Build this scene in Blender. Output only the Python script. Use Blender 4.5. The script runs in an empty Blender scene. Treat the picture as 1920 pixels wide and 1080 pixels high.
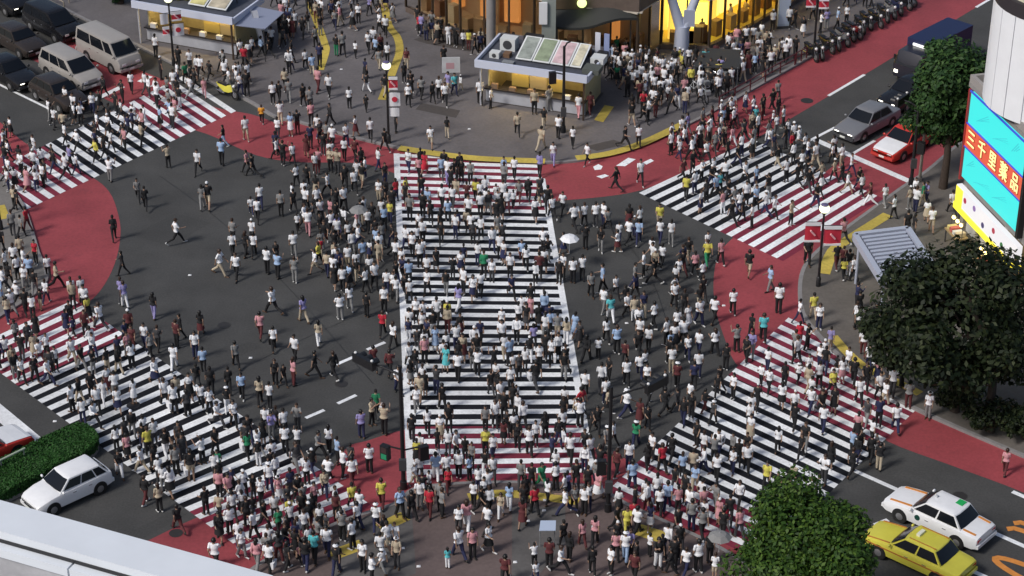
import bpy, bmesh, math, random
import numpy as np
from mathutils import Vector, Matrix
R = math.radians
rnd = random.Random(7)
SC = bpy.context.scene
COL = SC.collection

# ------------------------------------------------------------------ camera, sky, sun, exposure
CAM_H, PITCH, FPX = 54.0, R(30.0), 4000.0
cam_d = bpy.data.cameras.new('camera'); cam = bpy.data.objects.new('camera', cam_d); COL.objects.link(cam)
cam.location = (0, 0, CAM_H); cam.rotation_euler = (math.pi / 2 - PITCH, 0, 0)
cam_d.sensor_width = 36; cam_d.lens = FPX / 1920 * 36; cam_d.clip_start = 1; cam_d.clip_end = 3000
SC.camera = cam
SUN_EL, SUN_AZ = R(45), R(236)          # azimuth measured clockwise from +Y
world = bpy.data.worlds.new('World'); SC.world = world; world.use_nodes = True
wn = world.node_tree; bg = wn.nodes['Background']
sky_n = wn.nodes.new('ShaderNodeTexSky'); sky_n.sky_type = 'NISHITA'; sky_n.sun_disc = False
sky_n.sun_elevation = SUN_EL; sky_n.sun_rotation = SUN_AZ; sky_n.dust_density = 3.0; sky_n.air_density = 1.0
wn.links.new(sky_n.outputs[0], bg.inputs[0]); bg.inputs[1].default_value = 0.062
sun_d = bpy.data.lights.new('sun', 'SUN'); sun = bpy.data.objects.new('sun', sun_d); COL.objects.link(sun)
sun_d.energy = 1.5; sun_d.angle = R(12); sun_d.color = (1.0, 0.965, 0.92)
sd = Vector((math.sin(SUN_AZ) * math.cos(SUN_EL), math.cos(SUN_AZ) * math.cos(SUN_EL), math.sin(SUN_EL)))
sun.rotation_euler = sd.to_track_quat('Z', 'Y').to_euler(); sun.location = (0, 90, 120)
SC.view_settings.view_transform = 'Standard'; SC.view_settings.look = 'None'
SC.view_settings.exposure = 0.62; SC.view_settings.gamma = 1

# ------------------------------------------------------------------ pixel (1920x1080 photograph) <-> place
ct, st = math.cos(PITCH), math.sin(PITCH)
def G(px, py, z=0.0):
    u, v = (px - 960) / FPX, (py - 540) / FPX
    dx, dy, dz = u, ct - v * st, -st - v * ct
    t = (z - CAM_H) / dz
    return Vector((dx * t, dy * t, z))
def PX(p):
    x, y, z = p[0], p[1], p[2] - CAM_H
    d = y * ct - z * st
    return 960 + FPX * x / d, 540 - FPX * (y * st + z * ct) / d
def head(px0, py0, px1, py1):           # heading (rotation about z of local +X) between two ground pixels
    d = G(px1, py1) - G(px0, py0); return math.atan2(d.y, d.x)

# ------------------------------------------------------------------ materials
MATS = {}
def mat(name, col, rough=0.7, metal=0.0, noise=0.0, scale=8.0, emit=None, estr=1.0, bump=0.0, spec=None, patch=0.0, pscale=0.35):
    if name in MATS: return MATS[name]
    m = bpy.data.materials.new(name); m.use_nodes = True; MATS[name] = m
    nt = m.node_tree; b = nt.nodes['Principled BSDF']
    b.inputs['Base Color'].default_value = (*col, 1); b.inputs['Roughness'].default_value = rough; b.inputs['Metallic'].default_value = metal
    if spec is not None: b.inputs['Specular IOR Level'].default_value = spec
    if noise or patch or bump:
        tc = nt.nodes.new('ShaderNodeNewGeometry')
        src = None
        def fac(sc, amt, det):
            n = nt.nodes.new('ShaderNodeTexNoise'); n.inputs['Scale'].default_value = sc; n.inputs['Detail'].default_value = det; n.inputs['Roughness'].default_value = 0.6
            nt.links.new(tc.outputs['Position'], n.inputs['Vector'])
            r = nt.nodes.new('ShaderNodeMapRange'); r.inputs[1].default_value = 0.3; r.inputs[2].default_value = 0.7
            r.inputs[3].default_value = 1 - amt; r.inputs[4].default_value = 1 + amt
            nt.links.new(n.outputs['Fac'], r.inputs[0]); return n, r.outputs[0]
        outs = []
        if noise: nn, o = fac(scale, noise, 5); outs.append(o)
        if patch: pn, o = fac(pscale, patch, 3); outs.append(o)
        v = None
        for o in outs:
            if v is None: v = o
            else:
                mm = nt.nodes.new('ShaderNodeMath'); mm.operation = 'MULTIPLY'; nt.links.new(v, mm.inputs[0]); nt.links.new(o, mm.inputs[1]); v = mm.outputs[0]
        if v is not None:
            vm = nt.nodes.new('ShaderNodeVectorMath'); vm.operation = 'SCALE'; vm.inputs[0].default_value = col
            nt.links.new(v, vm.inputs['Scale']); nt.links.new(vm.outputs[0], b.inputs['Base Color'])
        if bump:
            bn = nt.nodes.new('ShaderNodeTexNoise'); bn.inputs['Scale'].default_value = 40; nt.links.new(tc.outputs['Position'], bn.inputs['Vector'])
            bp = nt.nodes.new('ShaderNodeBump'); bp.inputs['Strength'].default_value = bump; bp.inputs['Distance'].default_value = 0.02
            nt.links.new(bn.outputs['Fac'], bp.inputs['Height']); nt.links.new(bp.outputs[0], b.inputs['Normal'])
    if emit:
        b.inputs['Emission Color'].default_value = (*emit, 1); b.inputs['Emission Strength'].default_value = estr
    return m
def worn(name, col, under, amount=0.5, scale=3.0, rough=0.75):
    """paint worn through to what lies under it"""
    m = mat(name, col, rough, noise=0.14, scale=6, patch=0.24, pscale=0.2)
    nt = m.node_tree; b = nt.nodes['Principled BSDF']
    old = b.inputs['Base Color'].links[0].from_socket
    g = nt.nodes.new('ShaderNodeNewGeometry'); n = nt.nodes.new('ShaderNodeTexNoise'); n.inputs['Scale'].default_value = scale; n.inputs['Detail'].default_value = 8; n.inputs['Roughness'].default_value = 0.75
    nt.links.new(g.outputs['Position'], n.inputs['Vector'])
    r = nt.nodes.new('ShaderNodeMapRange'); r.inputs[1].default_value = 0.57; r.inputs[2].default_value = 0.70; r.inputs[3].default_value = 0; r.inputs[4].default_value = amount
    nt.links.new(n.outputs['Fac'], r.inputs[0])
    mx = nt.nodes.new('ShaderNodeMix'); mx.data_type = 'RGBA'; nt.links.new(r.outputs[0], mx.inputs['Factor'])
    nt.links.new(old, mx.inputs[6]); mx.inputs[7].default_value = (*under, 1)
    nt.links.new(mx.outputs[2], b.inputs['Base Color']); return m

ASPHALT = mat('asphalt', (0.055, 0.055, 0.054), 0.85, noise=0.2, scale=10, patch=0.2, bump=0.25)
HALO_BLACK = mat('sharpening_halo_black', (0.0095, 0.0105, 0.015), 0.85, noise=0.2, scale=12, spec=0.25)  # near-black imitates sharpening halos beside the white stripes, not newer asphalt
RED = worn('red_surfacing', (0.29, 0.05, 0.06), (0.16, 0.035, 0.045), 0.5, 0.55)
HALO_RED = mat('sharpening_halo_red', (0.19, 0.018, 0.042), 0.85, noise=0.15, scale=5)  # red darkened to imitate the same halos between stripes
WHITE_P = worn('white_road_paint', (0.78, 0.8, 0.82), (0.3, 0.3, 0.31), 0.75, 1.9)
YEL_P = worn('yellow_tactile', (0.48, 0.37, 0.07), (0.26, 0.2, 0.08), 0.6, 1.4)
ORANGE_P = mat('orange_road_paint', (0.62, 0.24, 0.05), 0.75, noise=0.12, scale=5)
PAVE = mat('grey_paving', (0.125, 0.115, 0.118), 0.85, noise=0.12, scale=6, patch=0.2, pscale=0.25, bump=0.1)
PAVE_DK = mat('dark_paving', (0.066, 0.058, 0.055), 0.85, noise=0.12, scale=6, patch=0.1)
PAVE_BR = mat('brown_paving', (0.118, 0.088, 0.084), 0.85, noise=0.12, scale=6, patch=0.18, pscale=0.3, bump=0.1)
PAVE_LT = mat('pale_paving', (0.17, 0.16, 0.15), 0.85, noise=0.12, scale=6, patch=0.18)
KERB = mat('kerb_stone', (0.23, 0.22, 0.22), 0.8, noise=0.15, scale=4)
BLACK = mat('black_metal', (0.012, 0.012, 0.014), 0.45)
DGREY = mat('dark_grey_metal', (0.05, 0.05, 0.055), 0.5)
GREY = mat('grey_metal', (0.22, 0.23, 0.24), 0.5)
LGREY = mat('pale_grey_metal', (0.45, 0.47, 0.5), 0.5)
GLASS = mat('dark_glass', (0.008, 0.01, 0.014), 0.12, spec=0.3)
TYRE = mat('tyre_rubber', (0.012, 0.012, 0.012), 0.8)
RIM = mat('wheel_rim', (0.3, 0.3, 0.31), 0.35, metal=0.6)
CHROME = mat('chrome', (0.6, 0.6, 0.62), 0.2, metal=0.9)
LENS = mat('lamp_lens', (0.75, 0.75, 0.75), 0.15)
TAIL = mat('tail_lens', (0.35, 0.015, 0.02), 0.25)
WHITE = mat('white_enamel', (0.8, 0.81, 0.83), 0.35)

# ------------------------------------------------------------------ mesh helpers
class MB:
    def __init__(s): s.v = []; s.f = []; s.m = []
    def add(s, vs, fs, mi=0):
        o = len(s.v); s.v += [tuple(v) for v in vs]; s.f += [tuple(i + o for i in f) for f in fs]; s.m += [mi] * len(fs); return s
    def box(s, x0, x1, y0, y1, z0, z1, mi=0, M=None):
        vs = [Vector(p) for p in ((x0, y0, z0), (x1, y0, z0), (x1, y1, z0), (x0, y1, z0), (x0, y0, z1), (x1, y0, z1), (x1, y1, z1), (x0, y1, z1))]
        if M is not None: vs = [M @ p for p in vs]
        return s.add(vs, [(0, 3, 2, 1), (4, 5, 6, 7), (0, 1, 5, 4), (1, 2, 6, 5), (2, 3, 7, 6), (3, 0, 4, 7)], mi)
    def tube(s, a, b, r0, r1=None, n=8, mi=0, cap=True):
        a, b = Vector(a), Vector(b); r1 = r0 if r1 is None else r1
        d = (b - a).normalized(); u = d.orthogonal().normalized(); w = d.cross(u)
        vs = []
        for p, r in ((a, r0), (b, r1)):
            for i in range(n):
                t = 2 * math.pi * i / n; vs.append(p + u * (r * math.cos(t)) + w * (r * math.sin(t)))
        fs = [(i, (i + 1) % n, n + (i + 1) % n, n + i) for i in range(n)]
        if cap: fs += [tuple(range(n - 1, -1, -1)), tuple(range(n, 2 * n))]
        return s.add(vs, fs, mi)
    def path(s, pts, r, n=7, mi=0):
        pts = [Vector(p) for p in pts]; rs = r if isinstance(r, (list, tuple)) else [r] * len(pts)
        vs = []; u = None
        for i, p in enumerate(pts):
            d = (pts[min(i + 1, len(pts) - 1)] - pts[max(i - 1, 0)]).normalized()
            u = d.orthogonal().normalized() if u is None else (u - d * u.dot(d)).normalized()
            w = d.cross(u)
            for k in range(n):
                t = 2 * math.pi * k / n; vs.append(p + u * (rs[i] * math.cos(t)) + w * (rs[i] * math.sin(t)))
        fs = [(i * n + k, i * n + (k + 1) % n, (i + 1) * n + (k + 1) % n, (i + 1) * n + k) for i in range(len(pts) - 1) for k in range(n)]
        fs += [tuple(range(n - 1, -1, -1)), tuple(range((len(pts) - 1) * n, len(pts) * n))]
        return s.add(vs, fs, mi)
    def ball(s, c, rx, ry=None, rz=None, nu=10, nv=7, mi=0):
        ry = rx if ry is None else ry; rz = rx if rz is None else rz; c = Vector(c)
        vs = [c + Vector((0, 0, rz))]
        for j in range(1, nv):
            a = math.pi * j / nv
            for i in range(nu):
                t = 2 * math.pi * i / nu; vs.append(c + Vector((rx * math.sin(a) * math.cos(t), ry * math.sin(a) * math.sin(t), rz * math.cos(a))))
        vs.append(c - Vector((0, 0, rz))); L = len(vs) - 1
        fs = [(0, 1 + i, 1 + (i + 1) % nu) for i in range(nu)]
        for j in range(nv - 2):
            for i in range(nu):
                a = 1 + j * nu + i; b = 1 + j * nu + (i + 1) % nu; fs.append((a, a + nu, b + nu, b))
        fs += [(L, 1 + (nv - 2) * nu + (i + 1) % nu, 1 + (nv - 2) * nu + i) for i in range(nu)]
        return s.add(vs, fs, mi)
    def prism(s, pts, z0, z1, mi=0, mtop=None):
        """closed outline in the plan, z0 to z1 (counter-clockwise made sure)"""
        pts = [Vector((p[0], p[1])) for p in pts]
        if sum(pts[i - 1].x * pts[i].y - pts[i].x * pts[i - 1].y for i in range(len(pts))) < 0: pts.reverse()
        n = len(pts); vs = [(p.x, p.y, z0) for p in pts] + [(p.x, p.y, z1) for p in pts]
        s.add(vs, [(i, (i + 1) % n, n + (i + 1) % n, n + i) for i in range(n)], mi)
        s.add(vs, [tuple(range(n, 2 * n))], mi if mtop is None else mtop)
        s.add(vs, [tuple(range(n - 1, -1, -1))], mi); return s
    def quad(s, a, b, c, d, mi=0): return s.add([a, b, c, d], [(0, 1, 2, 3)], mi)
    def slab(s, a, b, c, d, th, mi=0):
        """flat panel a-b-c-d given thickness th behind it"""
        a, b, c, d = map(Vector, (a, b, c, d)); n = (b - a).cross(d - a).normalized() * th
        return s.add([a, b, c, d, a - n, b - n, c - n, d - n], [(0, 1, 2, 3), (7, 6, 5, 4), (0, 4, 5, 1), (1, 5, 6, 2), (2, 6, 7, 3), (3, 7, 4, 0)], mi)
    def sheet(s, pts, z, mi=0):
        pts = [Vector((p[0], p[1])) for p in pts]
        if sum(pts[i - 1].x * pts[i].y - pts[i].x * pts[i - 1].y for i in range(len(pts))) < 0: pts.reverse()
        return s.add([(p.x, p.y, z) for p in pts], [tuple(range(len(pts)))], mi)
    def ribbon(s, pts, w, z, mi=0, side=0.0):
        """band of width w along a plan polyline; side shifts it to the left of travel"""
        pts = [Vector((p[0], p[1])) for p in pts]; vs = []
        for i, p in enumerate(pts):
            d = (pts[min(i + 1, len(pts) - 1)] - pts[max(i - 1, 0)]).normalized(); n = Vector((-d.y, d.x))
            for k in (-0.5, 0.5): q = p + n * (w * k + side); vs.append((q.x, q.y, z))
        return s.add(vs, [(2 * i, 2 * i + 2, 2 * i + 3, 2 * i + 1) for i in range(len(pts) - 1)], mi)
    def mesh(s, name, smooth=None):
        me = bpy.data.meshes.new(name); me.from_pydata(s.v, [], s.f)
        me.polygons.foreach_set('material_index', s.m)
        bm = bmesh.new(); bm.from_mesh(me); bmesh.ops.recalc_face_normals(bm, faces=bm.faces) if len(s.f) > 1 and smooth != 'flat' else None
        bm.to_mesh(me); bm.free()
        if isinstance(smooth, (int, float)):
            me.polygons.foreach_set('use_smooth', [True] * len(me.polygons)); me.set_sharp_from_angle(angle=R(smooth))
        return me
    def build(s, name, mats, parent=None, smooth=None, loc=None):
        me = s.mesh(name, smooth)
        for m in (mats if isinstance(mats, (list, tuple)) else [mats]): me.materials.append(m)
        return link(name, me, parent, loc)
def link(name, me, parent=None, loc=None):
    o = bpy.data.objects.new(name, me); COL.objects.link(o); o.parent = parent
    if loc is not None: o.location = loc
    return o
def tag(o, label=None, cat=None, group=None, kind=None):
    if label: o['label'] = label
    if cat: o['category'] = cat
    if group: o['group'] = group
    if kind: o['kind'] = kind
    return o
def thing(name, label, cat, loc=(0, 0, 0), rz=0.0, group=None):
    o = bpy.data.objects.new(name, None); COL.objects.link(o); o.location = loc; o.rotation_euler = (0, 0, rz)
    o.empty_display_size = 0.2; return tag(o, label, cat, group)
def copy_tree(o, parent=None):
    c = o.copy(); COL.objects.link(c); c.parent = parent
    for ch in list(o.children): copy_tree(ch, c)
    return c
def struct(name, mb, mats, smooth=None, label=None):
    return tag(mb.build(name, mats, smooth=smooth), label=label, kind='structure')
def smoothline(pts, k=4):
    """Catmull-Rom through pixel points, so that kerbs curve"""
    out = []; n = len(pts)
    for i in range(n - 1):
        p0, p1, p2, p3 = pts[max(i - 1, 0)], pts[i], pts[i + 1], pts[min(i + 2, n - 1)]
        for j in range(k):
            t = j / k
            out.append(tuple(0.5 * (2 * p1[a] + (p2[a] - p0[a]) * t + (2 * p0[a] - 5 * p1[a] + 4 * p2[a] - p3[a]) * t * t + (3 * p1[a] - p0[a] - 3 * p2[a] + p3[a]) * t ** 3) for a in (0, 1)))
    return out + [pts[-1]]
def GP(pts, z=0.0): return [G(x, y, z) for x, y in pts]

# ------------------------------------------------------------------ ground, red surfacing, pavements
mb = MB(); mb.sheet([(-700, -300), (700, -300), (700, 1100), (-700, 1100)], 0.0)
road = struct('road', mb, ASPHALT)
def red_patch(pts): mb = MB(); mb.sheet(GP(pts), 0.004); return struct('red_road_surface', mb, RED)
KERB_TOP = smoothline([(-60, -70), (130, 25), (230, 75), (330, 125), (410, 165), (470, 195), (515, 222), (560, 232), (640, 255), (735, 278), (800, 292), (900, 303), (1020, 308), (1100, 302), (1180, 280), (1240, 258), (1300, 232), (1360, 200), (1425, 163), (1510, 116), (1620, 55), (1700, 10), (1800, -46), (1980, -146)])
RED_TOP_LOW = smoothline([(-60, 48), (60, 110), (160, 163), (210, 192), (300, 226), (390, 252), (480, 291), (560, 304), (675, 306), (737, 324), (860, 362), (960, 376), (1050, 376), (1180, 362), (1260, 335), (1345, 298), (1440, 247), (1555, 179.5), (1620, 140.5), (1730, 74), (1860, -4), (2000, -88)])
red_patch(smoothline([(60, 112), (130, 78), (205, 104), (268, 134), (330, 160), (400, 200), (470, 214), (515, 230)])[::1] + [p for p in KERB_TOP if p[0] > 530] + RED_TOP_LOW[::-1][:-5])
KERB_LEFT = smoothline([(-120, 240), (-40, 290), (15, 345), (45, 385), (62, 430), (75, 475), (92, 520), (70, 552), (20, 585), (-60, 635)])
red_patch(KERB_LEFT + smoothline([(-70, 712), (0, 664), (75, 622), (150, 578), (188, 545), (215, 495), (226, 440), (221, 400), (205, 360), (172, 332), (110, 302), (47, 268), (0, 229), (-90, 160)]))
KERB_RIGHT = smoothline([(2060, 100), (1900, 200), (1800, 268), (1735, 322), (1690, 352), (1640, 388), (1580, 432), (1530, 472), (1505, 502), (1496, 540), (1502, 590), (1530, 630), (1570, 670), (1630, 720), (1690, 758), (1780, 800), (1920, 860), (2060, 920)])
red_patch(KERB_RIGHT + smoothline([(2060, 990), (1920, 924), (1790, 875), (1665, 828), (1615, 786), (1500, 735), (1420, 706), (1380, 682), (1357, 630), (1341, 575), (1338, 525), (1346, 482), (1370, 450), (1440, 395), (1530, 335), (1590, 292), (1660, 252), (1760, 190), (1960, 72), (2060, 10)]))
KERB_BOT = smoothline([(330, 1180), (420, 1110), (480, 1062), (560, 1015), (640, 978), (705, 957), (745, 942), (775, 918), (850, 908), (960, 905), (1060, 908), (1125, 917), (1180, 948), (1260, 984), (1340, 1022), (1420, 1068), (1500, 1110), (1640, 1180)])
red_patch(KERB_BOT + smoothline([(1740, 1160), (1600, 1092), (1500, 1040), (1390, 984), (1300, 942), (1225, 905), (1172, 860), (1120, 842), (1060, 815), (960, 806), (860, 800), (760, 806), (690, 826), (650, 840), (610, 893), (500, 928), (390, 962), (285, 1010), (150, 1080), (80, 1140)]))
def pavement(pts, kerb, m):
    mb = MB(); mb.prism(GP(pts), -0.05, 0.12, 0); o = struct('pavement', mb, m)
    k = MB(); g = GP(kerb)
    cx = sum((p for p in GP(pts)), Vector()) / len(pts)
    a, b = g[len(g) // 2], g[len(g) // 2 + 1]; d = (b - a).normalized(); n = Vector((-d.y, d.x, 0)); sgn = 1 if (cx - a).dot(n) > 0 else -1
    vs = []
    for i, p in enumerate(g):
        d = (g[min(i + 1, len(g) - 1)] - g[max(i - 1, 0)]).normalized(); n = Vector((-d.y, d.x, 0)) * sgn
        q0, q1 = p - n * 0.004, p + n * 0.2
        vs += [(q0.x, q0.y, -0.04), (q0.x, q0.y, 0.118), (q0.x + n.x * .02, q0.y + n.y * .02, 0.126), (q1.x, q1.y, 0.126), (q1.x, q1.y, 0.1)]
    k.add(vs, [(i * 5 + j, i * 5 + j + 1, i * 5 + j + 6, i * 5 + j + 5) for i in range(len(g) - 1) for j in range(4)])
    k.build('kerb', KERB, o)
    return o
P_TOP = KERB_TOP + [(2000, -420), (-500, -420)]
P_LEFT = KERB_LEFT + [(-400, 640), (-400, 240)]
P_RIGHT = KERB_RIGHT + [(2400, 940), (2400, 100)]
P_BOT = KERB_BOT + [(1500, 1400), (400, 1400)]
pavement(P_TOP, KERB_TOP, PAVE); pavement(P_LEFT, KERB_LEFT, PAVE_LT)
pavement(P_RIGHT, KERB_RIGHT, mat('warm_paving', (0.125, 0.112, 0.1), 0.85, noise=0.12, scale=6, patch=0.2)); pavement(P_BOT, KERB_BOT, PAVE_BR)
PZ = 0.12
for pts in ([(775, 74), (823, 59), (855, 65), (840, 77), (885, 87), (882, 97), (838, 89), (800, 82)], [(779, 205), (790, 193), (863, 207), (855, 221)],
            [(1095, 275), (1150, 262), (1175, 270), (1120, 283)]):
    mb = MB(); mb.sheet(GP(pts, 0.124), 0.124); struct('dark_paving_patch', mb, PAVE_DK)
for pts in ([(640, 985), (705, 962), (770, 925), (780, 1075), (700, 1100), (620, 1100)], [(960, 950), (1060, 950), (1060, 1020), (1000, 1090), (960, 1090)]):
    mb = MB(); mb.sheet(GP(pts, 0.124), 0.124); struct('grey_paving_patch', mb, mat('grey_plaza_paving', (0.1, 0.095, 0.093), 0.85, noise=0.12, scale=6, patch=0.15))
def strip(name, pts, w, m, z, side=0.0):
    mb = MB(); mb.ribbon(GP(smoothline(pts), z), w, z, side=side); return struct(name, mb, m, smooth='flat')
for pts, w in (([(575, -10), (597, 48), (609, 82), (611, 97), (600, 131)], .46), ([(718, -10), (728, 45), (745, 70), (749, 97), (738, 130), (716, 187)], .5),
               ([(748, 277), (820, 288), (900, 297), (1022, 302)], .62), ([(1080, 296), (1140, 288), (1205, 268), (1282, 232)], .6),
               ([(1545, 513), (1562, 470), (1600, 443), (1665, 402)], .62), ([(1562, 630), (1588, 660), (1625, 690), (1680, 715), (1725, 738)], .5),
               ([(878, 932), (950, 925), (1085, 940)], .55), ([(712, 990), (760, 967)], .7), ([(1195, 992), (1245, 1008)], .8), ([(620, 1042), (680, 1020)], .7), ([(0, 385), (10, 410)], .5)):
    strip('tactile_strip', pts, w, YEL_P, 0.13)
mb = MB(); mb.sheet(GP([(1114, 225), (1134, 197), (1151, 200), (1131, 229)], .13), 0.13); struct('tactile_strip', mb, YEL_P)

# ------------------------------------------------------------------ zebra crossings: added dark halo sheets, stripes
def crossing(name, l0, l1, r0, r1, n, halos, duty=0.5, z=0.012):
    L0, L1, R0, R1 = G(*l0), G(*l1), G(*r0), G(*r1)
    e = bpy.data.objects.new('zebra_crossing', None); COL.objects.link(e); tag(e, kind='structure', label=name)
    def q(t0, t1, zz, ex=0.0):
        a, b = L0.lerp(L1, t0), R0.lerp(R1, t0); c, d = R0.lerp(R1, t1), L0.lerp(L1, t1)
        return [Vector((p.x, p.y, zz)) for p in (a, b, c, d)]
    for t0, t1, m in halos:
        mb = MB(); mb.sheet(q(t0, t1, 0), 0.008); mb.build('gap_halo', m, e)  # added sheet: halo darkening between stripes, not a separate road layer
    for i in range(n):
        j = rnd.uniform(-.03, .03) / n
        mb = MB(); mb.sheet(q(i / n + j, (i + duty) / n + j, 0), z); mb.build('stripe', WHITE_P, e)
    return e
crossing('zebra crossing in the upper left corner, crowded with walkers', (-40, 335), (352, 138), (48, 394), (452, 204), 20, [(0, .29, HALO_RED), (.29, .66, HALO_BLACK), (.66, .9, HALO_RED)])
crossing('long zebra crossing in the lower left corner', (-60, 655), (468, 1042), (138, 562), (700, 950), 29, [(0, .2, HALO_RED), (.2, .8, HALO_BLACK), (.8, 1, HALO_RED)])
xc = crossing('wide central zebra crossing with horizontal stripes', (747, 289), (772, 901), (1010, 297), (1112, 896), 40, [(0, .205, HALO_RED), (.205, .868, HALO_BLACK), (.868, 1, HALO_RED)])
crossing('zebra crossing in the upper right corner', (1198, 362), (1468, 490), (1412, 262), (1655, 372), 13, [(0, .56, HALO_BLACK), (.56, 1, HALO_RED)])
crossing('long zebra crossing in the lower right corner', (1478, 596), (1140, 920), (1760, 728), (1424, 1050), 22, [(0, .36, HALO_RED), (.36, .84, HALO_BLACK), (.84, 1, HALO_RED)])
for pts in ([(738, 288), (749, 288), (776, 905), (763, 905)], [(1012, 335), (1022, 335), (1118, 885), (1104, 885)]):
    mb = MB(); mb.sheet(GP(pts), 0.016); mb.build('edge_line', WHITE_P, xc)
def line(pts): mb = MB(); mb.sheet(GP(pts), 0.012); mb.build('painted_line', WHITE_P, road)
def seg(x0, y0, x1, y1, w): mb = MB(); mb.ribbon(GP([(x0, y0), (x1, y1)]), w, 0.012); mb.build('painted_line', WHITE_P, road, 'flat')
for a in ((573, 784, 608, 769), (633, 757, 668, 741), (630, 684, 664, 669), (688, 656, 722, 642)): seg(*a, .2)
for a in ((-60, 130, 106, 211), (-60, 15, 96, 96)): seg(*a, .18)
for a in ((176, 188, 230, 162), (262, 154, 282, 143)): seg(*a, .4)
for a in ((1528, 262, 1714, 344),): seg(*a, .45)
for a in ((1504, 271, 1566, 239), (1553, 180, 1621, 140), (1693, 97, 1731, 74), (1737, 70, 1768, 52), (1830, 14, 1862, -5), (1632, 200, 1650, 188), (1660, 216, 1682, 201), (1596, 290, 1640, 264)): seg(*a, .2)
for a in ((1598, 881, 2000, 1060), (1898, 922, 1990, 962), (1812, 1066, 1990, 1146), (1640, 985, 1665, 975)): seg(*a, .24)
seg(-90, 700, 76, 838, .8)
for pts in ([(1112, 313), (1122, 308), (1130, 312), (1127, 318), (1115, 319)], [(1118, 331), (1134, 327), (1142, 330), (1128, 335)], [(1155, 311), (1178, 296), (1192, 299), (1172, 312)], [(1205, 305), (1220, 298), (1226, 302), (1212, 309)]): line(pts)
def oval_digit(c0, kind):
    """painted numeral, drawn long in the direction of travel"""
    u = (G(1920, 1027) - G(1600, 881)).normalized(); w = Vector((-u.y, u.x, 0))
    mb = MB(); c = G(*c0); n = 26; L, W, t = 2.6, .5, .3
    if kind == 0: path = [(math.cos(a) * L + L, math.sin(a) * W) for a in [2 * math.pi * i / n for i in range(n + 1)]]
    else: path = [(L * .5 * (1 - math.cos(a)) + (0 if s else 0), (W * .5 * math.sin(a) + s * W)) for s in (-.55, .55) for a in [math.pi * 1.35 * i / 9 - .5 for i in range(10)]]
    pts = [c + u * a + w * b for a, b in path]
    if kind == 0: mb.ribbon(pts, t, 0.014)
    else: mb.ribbon(pts[:10], t, 0.014); mb.ribbon(pts[10:], t, 0.014)
    mb.build('painted_numeral', ORANGE_P, road, 'flat')
oval_digit((1866, 1047), 0); oval_digit((1899, 985), 1)
for (x, y, r) in ((1513, 189, .38), (1588, 330, .3), (420, 610, .32), (575, 330, .3), (1290, 545, .32), (250, 760, .32), (640, 720, .3), (1800, 930, .32), (330, 1000, .3)):
    mb = MB(); c = G(x, y); mb.sheet([(c.x + r * math.cos(k * math.pi / 8), c.y + r * math.sin(k * math.pi / 8)) for k in range(16)], 0.014); mb.build('manhole_cover', mat('manhole_iron', (0.03, 0.028, 0.028), 0.6), road)

for pts, m in (([(250, 440), (330, 400), (395, 418), (318, 462)], .9), ([(480, 560), (500, 548), (640, 600), (622, 614)], 1.12), ([(330, 690), (470, 640), (490, 652), (350, 704)], .88), ([(1120, 430), (1290, 520), (1270, 532), (1100, 442)], .9), ([(240, 1000), (330, 955), (350, 965), (262, 1012)], .88), ([(1690, 880), (1860, 950), (1840, 962), (1672, 892)], 1.12), ([(1600, 130), (1660, 98), (1672, 104), (1612, 138)], 1.15)):
    mb = MB(); mb.sheet(GP(pts), 0.003); mb.build('asphalt_repair', mat('asphalt_repair_%g' % m, (.055 * m, .055 * m, .054 * m), .85, noise=.22, scale=10, patch=.15), road)
for pts in ([(120, 880), (300, 770), (560, 640), (745, 560)], [(300, 330), (420, 420), (560, 560), (700, 720)], [(1130, 400), (1220, 520), (1260, 660), (1250, 780)]):
    mb = MB(); mb.ribbon(GP(smoothline(pts)), .035, 0.0036); mb.build('tar_seam', mat('tar_seam', (.02, .02, .02), .5), road, 'flat')
# ------------------------------------------------------------------ vehicles (local +X forward, root on the ground at mid-wheelbase)
def loft(mb, stations, mi=0):
    rings = []
    for x, half in stations:
        ring = [(x, y, z) for y, z in half] + [(x, -y, z) for y, z in half[::-1][1:-1]]
        rings.append(ring)
    n = len(rings[0]); vs = [p for r in rings for p in r]
    fs = [(i * n + k, i * n + (k + 1) % n, (i + 1) * n + (k + 1) % n, (i + 1) * n + k) for i in range(len(rings) - 1) for k in range(n)]
    fs += [tuple(range(n - 1, -1, -1)), tuple(range((len(rings) - 1) * n, len(rings) * n))]
    mb.add(vs, fs, mi)
def lerp3(a, b, t): return Vector(a).lerp(Vector(b), t)
def panel(mb, p00, p10, p11, p01, u0, u1, v0, v1, off=0.007, th=0.02, skew=(0, 0)):
    def at(u, v): return lerp3(lerp3(p00, p10, u), lerp3(p01, p11, u), v)
    a, b, c, d = at(u0, v0), at(u1, v0), at(u1 - skew[1], v1), at(u0 + skew[0], v1)
    n = (b - a).cross(d - a).normalized() * off
    mb.slab(a + n, b + n, c + n, d + n, th)
def paint(name, col, rough=0.3): return mat(name, col, rough, spec=0.55, noise=0.04, scale=3)
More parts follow.
